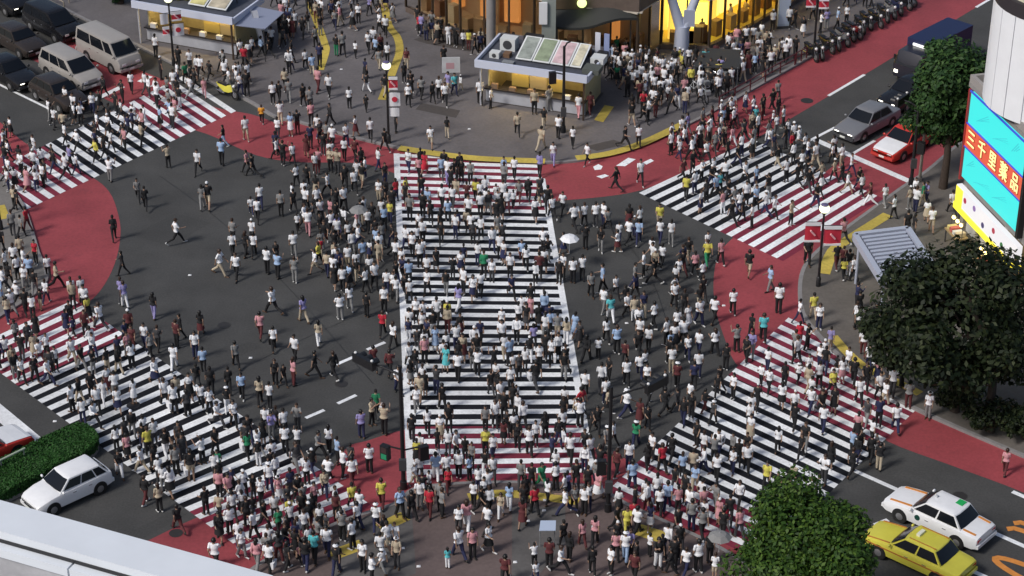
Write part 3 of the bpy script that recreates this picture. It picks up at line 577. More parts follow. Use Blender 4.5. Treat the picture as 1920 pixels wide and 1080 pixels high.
# ------------------------------------------------------------------ lamp posts, signals
GLOBE = mat('lamp_globe', (.8, .85, .6), .4, emit=(.95, 1.0, .62), estr=1.1)
BAN_W = mat('banner_white', (.72, .72, .75), .8); BAN_R = mat('banner_red', (.5, .025, .05), .8)
def lamp_post(px, py, z, h, label, banners, rz=0.0, group='lamp posts with banners'):
    t = thing('lamp_post', label, 'lamp post', G(px, py, z), rz, group)
    mb = MB(); mb.path([(0, 0, 0), (0, 0, .5), (0, 0, .55), (0, 0, h - .25)], [.13, .12, .075, .055], 10); mb.build('pole', BLACK, t, smooth=40)
    mb = MB(); mb.tube((0, 0, h - .28), (0, 0, h - .12), .06, .16, 12); mb.build('collar', BLACK, t)
    mb = MB(); mb.ball((0, 0, h + .08), .26, .26, .25, 16, 10); mb.build('lamp_globe', GLOBE, t, smooth=60)
    mb = MB(); mb.ball((0, 0, h + .27), .2, .2, .08, 14, 6); mb.build('lamp_cap', mat('lamp_cap', (.12, .1, .2), .4), t, smooth=60)
    for s, zc, bw, bh, kind in banners:
        x0, x1 = sorted((s * .1, s * (.1 + bw)))
        mb = MB(); mb.tube((0, 0, zc + bh / 2 + .02), (s * (.12 + bw), 0, zc + bh / 2 + .02), .018, n=6); mb.build('banner_arm', BLACK, t)
        mb = MB()
        n = 5
        for i in range(n):      # hanging cloth with a slight wave
            a0, a1 = i / n, (i + 1) / n
            xa, xb = x0 + (x1 - x0) * a0, x0 + (x1 - x0) * a1; ya, yb = .03 * math.sin(a0 * 5 + zc), .03 * math.sin(a1 * 5 + zc)
            mb.slab((xa, ya, zc - bh / 2), (xb, yb, zc - bh / 2), (xb, yb, zc + bh / 2), (xa, ya, zc + bh / 2), .008)
        bo = mb.build('banner', BAN_R if kind == 'r' else BAN_W, t)
        cx = (x0 + x1) / 2
        if kind == 'disc':
            mb = MB(); mb.tube((cx, -.052, zc), (cx, .052, zc), .16, n=18); mb.build('banner_disc', BAN_R, bo)
        elif kind == 'r':
            for zz, hh in ((zc + bh / 2 - .09, .09), (zc - bh / 2 + .05, .05)):
                mb = MB(); mb.box(x0 - .004, x1 + .004, -.055, .055, zz - hh, zz + hh); mb.build('banner_band', BAN_W, bo)
            mb = MB(); mb.slab((cx - .16, -.06, zc + .12), (cx - .1, -.06, zc + .17), (cx + .14, -.06, zc - .1), (cx + .08, -.06, zc - .15), .12); mb.build('banner_mark', mat('banner_pink', (.7, .35, .38), .8), bo)
    return t
lamp_post(729, 268, PZ, 4.75, 'lamp post with red disc banners at the upper plaza kerb', [(1, 3.75, .5, .8, 'r'), (1, 2.75, .62, .85, 'disc'), (1, 1.95, .55, .55, 'w')])
lamp_post(326, 122, PZ, 4.3, 'lamp post with tangled red and white banners beside the kiosk corner', [(-1, 3.1, .5, .7, 'w'), (1, 3.2, .6, .6, 'r'), (1, 2.3, .7, .8, 'disc'), (-1, 2.3, .4, .6, 'r')], rz=.3)
lamp_post(1534, 536, PZ, 4.35, 'lamp post with two red banners by the ribbed canopy', [(-1, 3.1, .78, 1.1, 'r'), (1, 2.9, .85, 1.1, 'r')])
lamp_post(2, 430, PZ, 4.3, 'lamp post at the picture edge on the small side pavement', [(-1, 3.1, .6, 1.0, 'r')])
lamp_post(1526, 96, PZ, 4.3, 'lamp post with a pink banner by the parked motorbikes', [(-1, 3.3, .6, .7, 'r'), (1, 3.2, .6, .7, 'r')])
GREEN_L = mat('signal_green', (.02, .25, .12), .3); DIM = mat('signal_dim', (.05, .03, .03), .4); WSTRIP = mat('signal_white_edge', (.7, .7, .7), .5)
def signal_pole(px, py, z, h, label, heads, peds, m=BLACK, arms=()):
    t = thing('traffic_signal', label, 'traffic signal', G(px, py, z), 0, 'traffic signal poles')
    mb = MB(); mb.path([(0, 0, 0), (0, 0, .4), (0, 0, .42), (0, 0, h)], [.16, .15, .1, .075], 10); mb.build('pole', m, t, smooth=40)
    mb = MB(); mb.box(-.16, .16, -.26, -.08, 1.1, 1.65); mb.build('control_box', DGREY, t)
    for (x, y, zz, rot) in heads:
        mb = MB(); mb.path([(0, 0, zz - .35), (x * .5, y * .5, zz - .1), (x, y, zz)], [.06, .05, .045]); mb.build('arm', m, t)
        M = Matrix.Translation((x, y, zz)) @ Matrix.Rotation(rot, 4, 'Z')
        mb = MB(); mb.box(-.62, .62, -.1, .1, -.2, .2, M=M); hd_ = mb.build('signal_head', BLACK, t)
        for k in (-1, 0, 1):
            mb = MB(); a = M @ Vector((k * .38, .1, 0)); b = M @ Vector((k * .38, .13, 0)); mb.tube(a, b, .15, n=14); mb.build('signal_lens', GREEN_L if k == -1 else DIM, hd_)
            mb = MB(); vs = []
            for i in range(8):
                a = math.pi * i / 7
                for dy in (.1, .42): vs.append(M @ Vector((k * .38 + .17 * math.cos(a), dy, .17 * math.sin(a))))
            mb.add(vs, [(2 * i, 2 * i + 1, 2 * i + 3, 2 * i + 2) for i in range(7)]); mb.build('visor', BLACK, hd_)
        for k in (-1, 1):
            mb = MB(); c = M @ Vector((k * .5, 0, .24)); mb.ball(c, .07, .07, .06, 8, 5); mb.build('sensor', WSTRIP, hd_)
    for (x, y, zz, rot) in peds:
        mb = MB(); mb.tube((0, 0, zz + .15), (x, y, zz + .3), .04); mb.build('arm', m, t)
        M = Matrix.Translation((x, y, zz)) @ Matrix.Rotation(rot, 4, 'Z')
        mb = MB(); mb.box(-.2, .2, -.13, .13, -.4, .3, M=M); hd_ = mb.build('crossing_signal', BLACK, t)
        for k, mm in ((.1, DIM), (-.22, GREEN_L)):
            mb = MB(); mb.box(-.14, .14, .13, .15, k - .13, k + .13, M=M); mb.build('signal_lens', mm, hd_)
    for pts in arms: mb = MB(); mb.path(pts, .05); mb.build('arm', m, t)
    return t
signal_pole(757, 916, 0, 6.3, 'black signal pole beside the central crossing, its lower end near the brown plaza', [(-1.55, .5, 6.2, -.75)], [(-.75, .1, 1.9, 2.6), (.9, .15, 1.85, .4)])
signal_pole(1140, 958, PZ, 6.3, 'slim black signal pole at the edge of the brown plaza', [(1.9, .5, 6.1, .75)], [(-.3, .2, 2.2, 0)])
signal_pole(1056, 248, PZ, 5.4, 'curved black signal pole in front of the middle kiosk', [], [(-.65, 0, 3.5, .2)], arms=[[(0, 0, 5.3), (.15, .1, 5.55), (.35, .2, 5.6)]])
signal_pole(1708, 346, PZ, 5.2, 'dark signal pole at the stop line near the red taxi', [(-.9, .3, 5.0, .9)], [(.3, -.2, 2.4, -.5)])
gp = thing('utility_pole', 'plain pale grey pole next to the dark signal pole', 'pole', G(1724, 338, PZ))
mb = MB(); mb.path([(0, 0, 0), (0, 0, .3), (0, 0, 6.2)], [.11, .09, .07], 10); mb.build('shaft', mat('weathered_grey', (.25, .23, .2), .7), gp, smooth=40); mb = MB(); mb.tube((0, 0, 0), (0, 0, .2), .16, n=10); mb.build('base', KERB, gp)

# ------------------------------------------------------------------ kiosks
def kiosk(label, fl, fr, depth_px, z_roof, warm, seed, boards):
    """fl, fr: front ground corners in the photograph; depth towards the far side"""
    a, b = G(*fl, PZ), G(*fr, PZ); L = (b - a).length; rz = math.atan2((b - a).y, (b - a).x); D = depth_px
    t = thing('kiosk', label, 'kiosk', a, rz, 'street kiosks')
    H = z_roof
    CREAM = mat('kiosk_cream', (.42, .36, .2), .7, noise=.1, scale=3); FASC = mat('kiosk_fascia', (.56, .6, .72), .5); BASE_M = mat('kiosk_base', (.4, .41, .45), .6, noise=.08, scale=2)
    mb = MB(); mb.box(.25, L - .25, D - .25, D - .1, 0, H); mb.build('back_wall', CREAM, t)
    for x in (.25, L - .35): mb = MB(); mb.box(x, x + .1, .8, D - .25, 0, H - .002); mb.build('side_wall', CREAM, t)
    mb = MB(); mb.box(.2, L - .2, .62, .8, 0, .85); mb.build('counter_front', BASE_M, t)
    mb = MB(); mb.box(.12, L - .12, .42, 1.05, .85, .93); mb.build('counter_top', mat('counter_dark', (.03, .025, .025), .4), t)
    mb = MB(); mb.box(.1, L - .1, .55, D, 0.0, .03); mb.build('floor', PAVE_DK, t)
    k = 5
    for i in range(k):
        x0 = .45 + (L - .9) * i / k; x1 = .45 + (L - .9) * (i + 1) / k - .08
        if rnd.random() < .75: mb = MB(); mb.box(x0, x1, 1.3, 1.36, .93, H - .35 - .1 * rnd.random()); mb.build('shutter_panel', mat('kiosk_shutter', (.6, .47, .14), .6) if i % 2 else mat('kiosk_shutter_pale', (.55, .45, .25), .6), t)
        mb = MB(); mb.box(x0 + .1, x0 + .5, .5, .75, .93, 1.1 + .15 * rnd.random()); mb.build('goods_tray', mat(f'goods{rnd.randint(0,3)}', [(.5, .45, .3), (.3, .1, .06), (.2, .13, .08), (.5, .5, .5)][rnd.randint(0, 3)], .7), t)
    mb = MB(); mb.box(.5, L - .5, 1.0, 1.12, H - .16, H - .06); mb.build('light_tube', mat('warm_tube', (.9, .8, .5), .4, emit=(1, .72, .3), estr=warm * 3), t)
    mb = MB(); mb.box(-.12, L + .12, -.15, D + .1, H, H + .14); mb.build('roof', mat('kiosk_roof', (.07, .075, .095), .6, noise=.2, scale=3), t)
    mb = MB(); mb.box(-.18, L + .18, -.28, -.15, H - .05, H + .42); mb.build('fascia', FASC, t)
    for x in (-.24, L + .12): mb = MB(); mb.box(x, x + .12, -.148, D + .1, H - .05, H + .36); mb.build('fascia', FASC, t)
    mb = MB(); mb.box(-.12, L + .12, D + .1, D + .2, H, H + .36); mb.build('fascia', mat('kiosk_rear_trim', (.14, .13, .15), .6), t)
    for x in (.05, L - .12): mb = MB(); mb.box(x, x + .09, -.05, .04, 0, H); mb.build('post', BASE_M if x < 1 else mat('kiosk_dark_post', (.05, .03, .02), .6), t)
    for (x0, x1, y0, y1, col) in boards:
        mb = MB(); mb.slab((x0, y0, H + .3), (x1, y0, H + .3), (x1, y1, H + .95), (x0, y1, H + .95), .05); bo = mb.build('roof_board', mat('board_frame', (.68, .7, .7), .6), t)
        mb = MB(); mb.slab((x0 + .1, y0 + .07, H + .3 + .045 + .03), (x1 - .1, y0 + .07, H + .3 + .045 + .03), (x1 - .1, y1 - .08, H + .95 - .02), (x0 + .1, y1 - .08, H + .95 - .02), .02); mb.build('board_print', mat('print_%g' % sum(col), col, .6, noise=.35, scale=1.6), bo)
        for x in (x0 + .1, x1 - .15): mb = MB(); mb.box(x, x + .05, y1 - .1, y1 - .04, H + .14, H + .9); mb.build('board_strut', DGREY, bo)
    return t, L, H
k1, L1, H1 = kiosk('long kiosk with picture boards on its roof, in the middle of the plaza', (899, 196), (1096, 226), 4.0, 2.55, 7.0, 3,
   [(1.9, 2.9, 1.0, 3.0, (.3, .33, .3)), (2.95, 4.0, 1.0, 3.0, (.25, .3, .2)), (4.05, 5.2, 1.0, 3.0, (.55, .4, .42)), (5.25, 5.95, 1.0, 3.0, (.6, .56, .42))])
def on_roof(k, H, x, y, w, d_, h, m, nm, detail=None):
    mb = MB(); mb.box(x, x + w, y, y + d_, H + .141, H + .14 + h); o = mb.build(nm, m, k)
    if detail: mb = MB(); mb.tube((x + w / 2, y - .012, H + .14 + h * .5), (x + w / 2, y, H + .14 + h * .5), min(w, h) * .38, n=14); mb.build('fan_grille', DGREY, o)
on_roof(k1, H1, .5, 2.2, .95, .7, .75, mat('unit_white', (.6, .62, .62), .6), 'cooling_unit', 1); on_roof(k1, H1, .3, .9, .6, .5, .35, mat('unit_white', (1, 1, 1)), 'cooling_unit', 1)
on_roof(k1, H1, 1.6, 3.3, 1.1, .6, .6, BLACK, 'vent_box'); on_roof(k1, H1, 6.15, .6, 1.0, .9, .3, mat('roof_panel_green', (.09, .1, .09), .7), 'roof_hatch'); on_roof(k1, H1, 6.2, 2.0, .8, .8, .4, mat('unit_white', (1, 1, 1)), 'cooling_unit', 1)
for i, x in enumerate((6.0, 6.55)):
    mb = MB(); mb.box(x, x + .32, 3.55, 3.62, H1 + .14, H1 + 1.5); mb.build('flag_board', mat('flag_blue', (.25, .3, .5), .7) if i else mat('flag_white', (.6, .62, .7), .7), k1)
for q, (x, y, w, d2, h) in enumerate(((.35, 3.2, .5, .4, .3), (1.05, 1.2, .4, .5, .25), (2.9, 3.25, .6, .35, .3), (3.9, 3.2, .5, .4, .45), (4.9, 3.2, .4, .5, .25), (5.5, 3.1, .35, .35, .5), (6.3, 3.0, .6, .4, .35), (1.3, .3, .7, .35, .15))):
    on_roof(k1, H1, x, y, w, d2, h, [DGREY, mat('crate_brown', (.16, .09, .05), .8), BLACK, GREY][q % 4], 'stored_box')
mb = MB(); mb.tube((2.4, 3.7, H1 + .3), (6.0, 3.7, H1 + .3), .09, n=8); mb.build('roof_duct', GREY, k1)
k2, L2, H2 = kiosk('kiosk with yellow goods on its roof, beside the waiting van', (262, 80), (440, 112), 3.6, 2.5, 5.0, 8, [(3.2, 4.4, .9, 2.6, (.5, .46, .2)), (4.5, 5.9, .9, 2.6, (.45, .4, .3))])
for i, x in enumerate((1.6, 2.1, 2.6)):
    mb = MB(); mb.ball((x, 1.4 + .2 * i, H2 + .32), .36, .3, .2, 10, 6); mb.build('yellow_sack', mat('yellow_sack', (.6, .55, .12), .7, noise=.2, scale=6), k2, smooth=60)
mb = MB(); mb.slab((L2 + .25, -.1, H2 - .1), (L2 + 2.0, .5, H2 - .3), (L2 + 2.0, 3.0, H2 - .15), (L2 + .25, 2.6, H2 + .1), .05); mb.build('side_awning', mat('awning_blue_grey', (.25, .28, .38), .7), k2)
for y in (.3, 2.6): mb = MB(); mb.tube((L2 + 1.9, y + .2, 0), (L2 + 1.9, y + .2, H2 - .28), .03); mb.build('awning_post', DGREY, k2)
fl = thing('banner_flag', 'tall pale feather flag leaning beside the kiosk awning', 'flag', G(492, 100, PZ), .3)
mb = MB(); mb.tube((0, 0, 0), (-.55, 0, 3.0), .02); mb.build('pole', LGREY, fl)
mb = MB(); mb.slab((.42 - .45, 0, .6), (.2, 0, .5), (-.15, 0, 2.9), (-.55, 0, 2.9), .015); mb.build('cloth', BAN_W, fl)
# a-boards and small street things
ab = thing('notice_board', 'white notice board on two legs behind the standing people on the plaza', 'sign', G(846, 150, PZ), .05)
mb = MB(); mb.box(-.55, .55, -.03, .03, .5, 1.5); bo = mb.build('board', mat('board_white', (.55, .56, .58), .6, noise=.1, scale=2), ab)
mb = MB(); mb.box(-.3, .2, -.036, -.031, .75, 1.15); mb.build('print', mat('print_pink', (.5, .3, .33), .6), bo)
for x in (-.5, .46): mb = MB(); mb.box(x, x + .04, -.02, .02, 0, .5); mb.build('leg', GREY, ab)
bb = thing('notice_board', 'pale blue board lying tilted among the walkers on the brown plaza', 'sign', G(1026, 1024, PZ), .1)
mb = MB(); mb.slab((-.38, -.3, 1.05), (.3, -.36, 1.05), (.38, .2, 1.15), (-.26, .26, 1.15), .03); mb.build('panel', mat('pale_blue_panel', (.4, .47, .6), .6), bb)
for x in (-.3, .3): mb = MB(); mb.tube((x, 0, 0), (x, 0, 1.1), .02); mb.build('leg', GREY, bb)
pb = thing('advert_panel', 'tall pale blue advert panel among the crowd by the parked motorbikes', 'sign', G(1468, 52, PZ), .15)
mb = MB(); mb.box(-.4, .4, -.08, .08, .15, 2.1); bo = mb.build('panel', mat('panel_blue', (.42, .5, .62), .5), pb); mb = MB(); mb.box(-.33, .33, -.09, -.081, .3, 2.0); mb.build('print', mat('panel_blue_light', (.5, .58, .72), .5), bo)
mb = MB(); mb.box(-.45, .45, -.18, .18, 0, .15); mb.build('base', DGREY, pb)
gt = thing('ground_cover', 'dark flat awning spread beside the parked bicycles', 'awning', G(1345, 150, PZ))
mb = MB(); mb.slab((-1.6, -.7, 1.2), (1.2, -1.0, 1.2), (1.5, 1.6, 1.3), (-.8, 1.9, 1.3), .04); mb.build('cloth', mat('dark_awning', (.035, .036, .037), .8), gt)
for x, y in ((-1.5, -.6), (1.1, -.9), (1.4, 1.5), (-.7, 1.8)): mb = MB(); mb.tube((x, y, 0), (x, y, 1.22), .03); mb.build('post', GREY, gt)
gt.name = 'bicycle_awning'
def guard_rail(pts, label, col, h=.75):
    g = GP(pts, PZ); t = thing('guard_rail', label, 'railing', g[0], 0, 'kerbside guard rails')
    q = [p - g[0] for p in g]
    for zz in (h, h * .55): mb = MB(); mb.path([(p.x, p.y, zz) for p in q], .035, 6); mb.build('rail', col, t)
    d_ = sum((q[i + 1] - q[i]).length for i in range(len(q) - 1)); n = max(2, int(d_ / 1.5))
    for i in range(n + 1):
        s = d_ * i / n; k = 0
        while k < len(q) - 2 and s > (q[k + 1] - q[k]).length: s -= (q[k + 1] - q[k]).length; k += 1
        p = q[k].lerp(q[k + 1], min(1, s / (q[k + 1] - q[k]).length)); mb = MB(); mb.tube((p.x, p.y, 0), (p.x, p.y, h), .04, n=7); mb.build('post', col, t)
MAROON = mat('rail_maroon', (.1, .02, .025), .5); BEIGE = mat('rail_beige', (.3, .26, .2), .6)
guard_rail([(1348, 203), (1420, 162), (1490, 122)], 'maroon guard rail along the upper kerb below the bicycles', MAROON)
guard_rail([(1492, 120), (1512, 109)], 'short maroon guard rail beside the first parked motorbike', MAROON)
guard_rail([(52, -8), (122, 28)], 'beige guard rail on the dark far kerb, behind the waiting cars', BEIGE, .9)
guard_rail([(60, -30), (130, 6)], 'second beige guard rail further from the waiting cars', BEIGE, .9)

# ------------------------------------------------------------------ ribbed canopy
t_ = thing('entrance_canopy', 'grey ribbed metal canopy over the stairway entrance by the dark tree', 'canopy', G(1640, 545, PZ)); o_ = t_.location.copy()
zc = 2.75
A, B, D_ = G(1603, 442, zc) - o_, G(1702, 430, zc) - o_, G(1655, 526, zc) - o_; C_ = B + D_ - A
MC = mat('canopy_grey', (.4, .43, .52), .45); MC2 = mat('canopy_dark', (.12, .13, .17), .5)
mb = MB(); mb.slab(D_ + Vector((0, 0, -.02)), C_ + Vector((0, 0, -.02)), B + Vector((0, 0, -.02)), A + Vector((0, 0, -.02)), .1); mb.build('deck', MC2, t_)
nr = 11
for i in range(nr):
    u0, u1 = .06 + .88 * i / nr, .06 + .88 * (i + .55) / nr
    a, b, c, d2 = A.lerp(D_, u0), B.lerp(C_, u0), B.lerp(C_, u1), A.lerp(D_, u1)
    ax = (B - A).normalized() * .25; mb = MB(); up = Vector((0, 0, .09)); mb.slab(d2 + ax + up, c - ax + up, b - ax + up, a + ax + up, .1); mb.build('rib', MC, t_)
for p, q in ((A, B), (B, C_), (C_, D_), (D_, A)):
    d2 = (q - p).normalized(); n2 = Vector((-d2.y, d2.x, 0)) * .14; up = Vector((0, 0, .14)); dn = Vector((0, 0, -.22))
    mb = MB(); mb.add([p - n2 + dn, q - n2 + dn, q + n2 + dn, p + n2 + dn, p - n2 + up, q - n2 + up, q + n2 + up, p + n2 + up], [(0, 3, 2, 1), (4, 5, 6, 7), (0, 1, 5, 4), (1, 2, 6, 5), (2, 3, 7, 6), (3, 0, 4, 7)]); mb.build('rim', MC, t_)
for p in (A.lerp(C_, .06), B.lerp(D_, .06), C_.lerp(A, .06), D_.lerp(B, .06)): mb = MB(); mb.tube((p.x, p.y, 0), (p.x, p.y, zc - .1), .07, n=8); mb.build('post', MC, t_)
for p, q in ((B, C_),): mb = MB(); mb.slab(p.lerp(q, .05) - Vector((0, 0, zc)), q - Vector((0, 0, zc)), q - Vector((0, 0, zc - 1.0)), p.lerp(q, .05) - Vector((0, 0, zc - 1.0)), .1); mb.build('stair_wall', PAVE_LT, t_)

# ------------------------------------------------------------------ shop with screens, drum on its roof
s0, s1 = G(1793, 425), G(1904, 546); ds = (s1 - s0).normalized(); ns = Vector((ds.y, -ds.x, 0)); ns = ns if ns.x < 0 else -ns      # ns: out of the wall
sh = thing('corner_shop', 'corner shop with big glowing screens and a white rooftop drum', 'shop', s0); LW = 15.0
def sp(a, b, z): q = ds * a + ns * b; return Vector((q.x, q.y, z))
def sbox(a0, a1, b0, b1, z0, z1):
    mb = MB(); mb.add([sp(a0, b0, z0), sp(a1, b0, z0), sp(a1, b1, z0), sp(a0, b1, z0), sp(a0, b0, z1), sp(a1, b0, z1), sp(a1, b1, z1), sp(a0, b1, z1)], [(0, 3, 2, 1), (4, 5, 6, 7), (0, 1, 5, 4), (1, 2, 6, 5), (2, 3, 7, 6), (3, 0, 4, 7)]); return mb
sbox(0, LW, -9, -.12, 2.6, 8.1).build('wall', mat('shop_wall', (.2, .19, .18), .7, noise=.1, scale=2), sh)
sbox(0.02, LW, -9, -3.2, 0, 2.6).build('inner_wall', mat('shop_inner', (.35, .3, .22), .8), sh)
for a in (0.05, 4.9, 9.8): sbox(a, a + .35, -.5, -.14, 0, 2.6).build('pillar', mat('shop_pillar', (.3, .28, .25), .7), sh)
sbox(-.25, LW, -9.2, .1, 8.1, 8.35).build('roof_slab', mat('shop_roof', (.26, .25, .24), .8, noise=.2, scale=2), sh)
for b0, b1 in ((-.12, .08), (-9.2, -9.0)): sbox(-.25, LW, b0, b1, 8.351, 8.75).build('parapet', mat('shop_parapet', (.3, .28, .27), .7), sh)
sbox(-.25, -.05, -9, -.12, 8.351, 8.75).build('parapet', mat('shop_parapet', (1, 1, 1)), sh)
def scr(nm, a0, a1, z0, z1, col, e, th=.1, b=0.0): return sbox(a0, a1, b - .1, b + th, z0, z1).build(nm, mat(nm + '_%g' % (col[0] * 7 + col[1]), tuple(c * .3 for c in col), .4, emit=col, estr=e), sh)
CY = (.035, .5, .48); SE = next(k * .05 for k in range(40, 400) if PX(s0 + sp(k * .05, .1, 4.7))[0] > 1913)
scr('screen_panel',   .12, SE, 6.22, 7.95, CY, 1.0); scr('screen_panel', .12, SE, 3.1, 4.84, CY, 1.0)
bandm = scr('sign_band', .05, SE + .1, 4.88, 6.18, (.46, .07, .035), 1.0, .14)
for z0, z1 in ((4.83, 4.9), (6.16, 6.23), (7.95, 8.05)): sbox(.02, SE + .13, .12, .17, z0, z1).build('screen_trim', mat('screen_blue_trim', (.03, .06, .4), .4, emit=(.03, .06, .5), estr=.5), sh)
sbox(SE + .02, SE + .25, -.1, .2, 2.9, 8.08).build('screen_frame', BLACK, sh)
sbox(-.02, .1, -.1, .2, 2.9, 8.08).build('screen_frame', mat('frame_red', (.35, .03, .03), .5), sh)
scr('light_box', .1, SE + .6, 1.6, 2.65, (.55, .54, .56), .9, .2, .1)
sbox(0, SE + .7, .0, .34, 1.25, 1.59).build('light_box_edge', mat('lit_yellow', (.7, .6, .05), .4, emit=(.66, .55, .03), estr=.95), sh)
sbox(.1, .9, .305, .32, 1.6, 2.6).build('light_box_print', mat('lit_yellow', (1, 1, 1)), sh)
for a, z, c in ((1.2, 2.2, (.5, .05, .1)), (3.4, 1.9, (.05, .05, .2)), (4.6, 2.2, (.4, .05, .2)), (5.6, 1.9, (.05, .2, .08)), (6.6, 2.15, (.02, .05, .05)), (7.3, 1.85, (.5, .3, .05)), (2.3, 2.3, (.3, .2, .5))):
    mb = MB(); mb.tube(sp(a, .3, z), sp(a, .315, z), .16, n=12); mb.build('light_box_mark', mat('mark_%g' % (sum(c)), c, .5), sh)
for i, (a0, a1, z0, z1) in enumerate(((1.0, 2.2, 6.7, 7.5), (2.9, 4.4, 6.6, 7.3), (1.4, 3.1, 3.4, 4.0), (3.6, 5.0, 3.6, 4.3), (.5, 1.2, 3.9, 4.5), (5.0, 5.6, 6.9, 7.6))):
    for k in range(3): mb = MB(); mb.slab(sp(a0 + k * .22, .108, z0 + k * .1), sp(a0 + k * .22 + .07, .108, z0 + k * .1), sp(a1 + k * .1 + .07, .108, z1 - .1 * k), sp(a1 + k * .1, .108, z1 - .1 * k), .004); mb.build('screen_stroke', mat('screen_stroke', (.01, .1, .14), .4, emit=(.03, .38, .4) , estr=.9), sh)
# the shop's lettering: raised yellow characters with a dark red outline
def letter(ch, a, z, size, m, b, grow, wx):
    cu = bpy.data.curves.new('character', 'FONT'); cu.body = ch; cu.size = size; cu.align_x = 'CENTER'; cu.align_y = 'CENTER'; cu.extrude = .012; cu.offset = grow
    o = bpy.data.objects.new('character', cu); COL.objects.link(o)
    M = Matrix.Identity(4); X, Z = ds, Vector((0, 0, 1)); N = X.cross(Z)
    for i in range(3): M[i][0] = X[i]; M[i][1] = Z[i]; M[i][2] = N[i]
    if N.dot(ns) < 0:
        for i in range(3): M[i][0] = -X[i]; M[i][2] = -N[i]
    for i in range(3): M[i][0] *= wx
    M.translation = sp(a, b, z)
    dg = bpy.context.evaluated_depsgraph_get(); me = bpy.data.meshes.new_from_object(o.evaluated_get(dg)); bpy.data.objects.remove(o)
    me.materials.clear(); me.materials.append(m); r = link('character', me, bandm); r.matrix_local = M; return r
LET_Y = mat('lit_letter', (.6, .5, .2), .4, emit=(.72, .6, .25), estr=.9); LET_R = mat('letter_outline', (.3, .01, .02), .5)
for i, ch in enumerate('三千里薬品'):
    for m_, q_, g_ in ((LET_R, .155, .045), (LET_Y, .185, .01)): letter(ch, .2 + (i + .5) * (SE - .3) / 5, 5.52, 1.0, m_, q_, g_, min(1.0, (SE - .3) / 5 / 1.4))
for i in range(6):   # lit goods shelves under the light box
    a = .6 + i * 1.7
    sbox(a, a + 1.3, -3.1, -2.6, .2, 2.3).build('lit_shelf', mat('lit_shelf', (.5, .4, .2), .6, emit=(1, .75, .35), estr=.9), sh)
    sbox(a + .1, a + 1.2, -.9, -.2, 0, .9).build('goods_bin', mat(f'goods{i % 4}', (.4, .3, .2), .7), sh)
for i, (x, y, lb) in enumerate(((1686, 506, 'goods stand with yellow lamps beside the ribbed canopy'), (1716, 528, 'goods stand with warm lamps half under the dark tree'), (1790, 462, 'goods stand with warm lamps before the light box'), (1842, 522, 'goods stand with warm lamps close to the shop wall'))):
    ds_ = thing('goods_stand', lb, 'stand', G(x, y, PZ), math.atan2(ds.y, ds.x), 'lit goods stands outside the shop')
    mb = MB(); mb.box(-.7, .7, -.35, .35, .75, .82); mb.build('table_top', mat('stand_wood', (.35, .25, .12), .7), ds_)
    for sx in (-.62, .62):
        for sy in (-.28, .28): mb = MB(); mb.box(sx - .03, sx + .03, sy - .03, sy + .03, 0, .75); mb.build('leg', DGREY, ds_)
    for k in range(4): mb = MB(); mb.box(-.62 + k * .32, -.38 + k * .32, -.25, .25, .821, 1.0 + .06 * (k % 2)); mb.build('goods_box', mat('goods_%d' % (k + 7), [(.6, .5, .2), (.5, .12, .1), (.6, .6, .55), (.55, .45, .3)][k], .7), ds_)
    for k in range(3): mb = MB(); mb.ball((-.45 + k * .45, 0, 1.5), .11, nu=10, nv=7); mb.build('lamp', mat('stand_lamp', (.9, .8, .4), .4, emit=(1, .75, .25), estr=3.0), ds_, smooth=60)
    mb = MB(); mb.path([(-.66, 0, .8), (-.66, 0, 1.62), (.66, 0, 1.62), (.66, 0, .8)], .02); mb.build('lamp_bar', DGREY, ds_)
# drum
dc = G(1981, 196, 8.35); r0 = 3.7
dm = thing('rooftop_drum', 'big white panelled drum standing on the corner shop roof', 'drum', dc)
WD = mat('drum_white', (.8, .82, .86), .5, noise=.03, scale=1)
NP = 22
for i in range(NP):
    a0, a1 = 2 * math.pi * i / NP + .006, 2 * math.pi * (i + 1) / NP - .006; mb = MB(); vs = []
    for a in [a0 + (a1 - a0) * k / 4 for k in range(5)]:
        for rr, zz in ((r0, .25), (r0, 5.6), (r0 - .12, 5.6), (r0 - .12, .25)): vs.append((rr * math.cos(a), rr * math.sin(a), zz))
    mb.add(vs, [(k * 4 + j, k * 4 + (j + 1) % 4, k * 4 + 4 + (j + 1) % 4, k * 4 + 4 + j) for k in range(4) for j in range(4)] + [(0, 1, 2, 3), (16, 19, 18, 17)]); mb.build('drum_panel', WD, dm, smooth=50)
mb = MB(); mb.tube((0, 0, 0), (0, 0, .25), r0 - .3, n=40); mb.build('drum_base', DGREY, dm)
mb = MB(); mb.tube((0, 0, .2), (0, 0, 5.5), r0 - .14, n=40); mb.build('drum_core', GREY, dm)
mb = MB(); mb.tube((0, 0, 5.6), (0, 0, 6.3), r0 + .02, n=44); mb.build('dark_rim', mat('rim_dark', (.03, .025, .03), .6), dm, smooth=40)
mb = MB(); mb.tube((0, 0, 6.3), (0, 0, 6.5), r0 - .25, n=44); mb.build('lid', mat('lid_cream', (.6, .58, .45), .6), dm, smooth=40)
for k, z in enumerate((1.6, 3.2)):
    a = math.radians(238); mb = MB(); mb.box(-.02, .02, -.02, .02, 0, 1.3, M=Matrix.Translation(((r0 + .02) * math.cos(a), (r0 + .02) * math.sin(a), z))); mb.build('ladder_rail', GREY, dm)
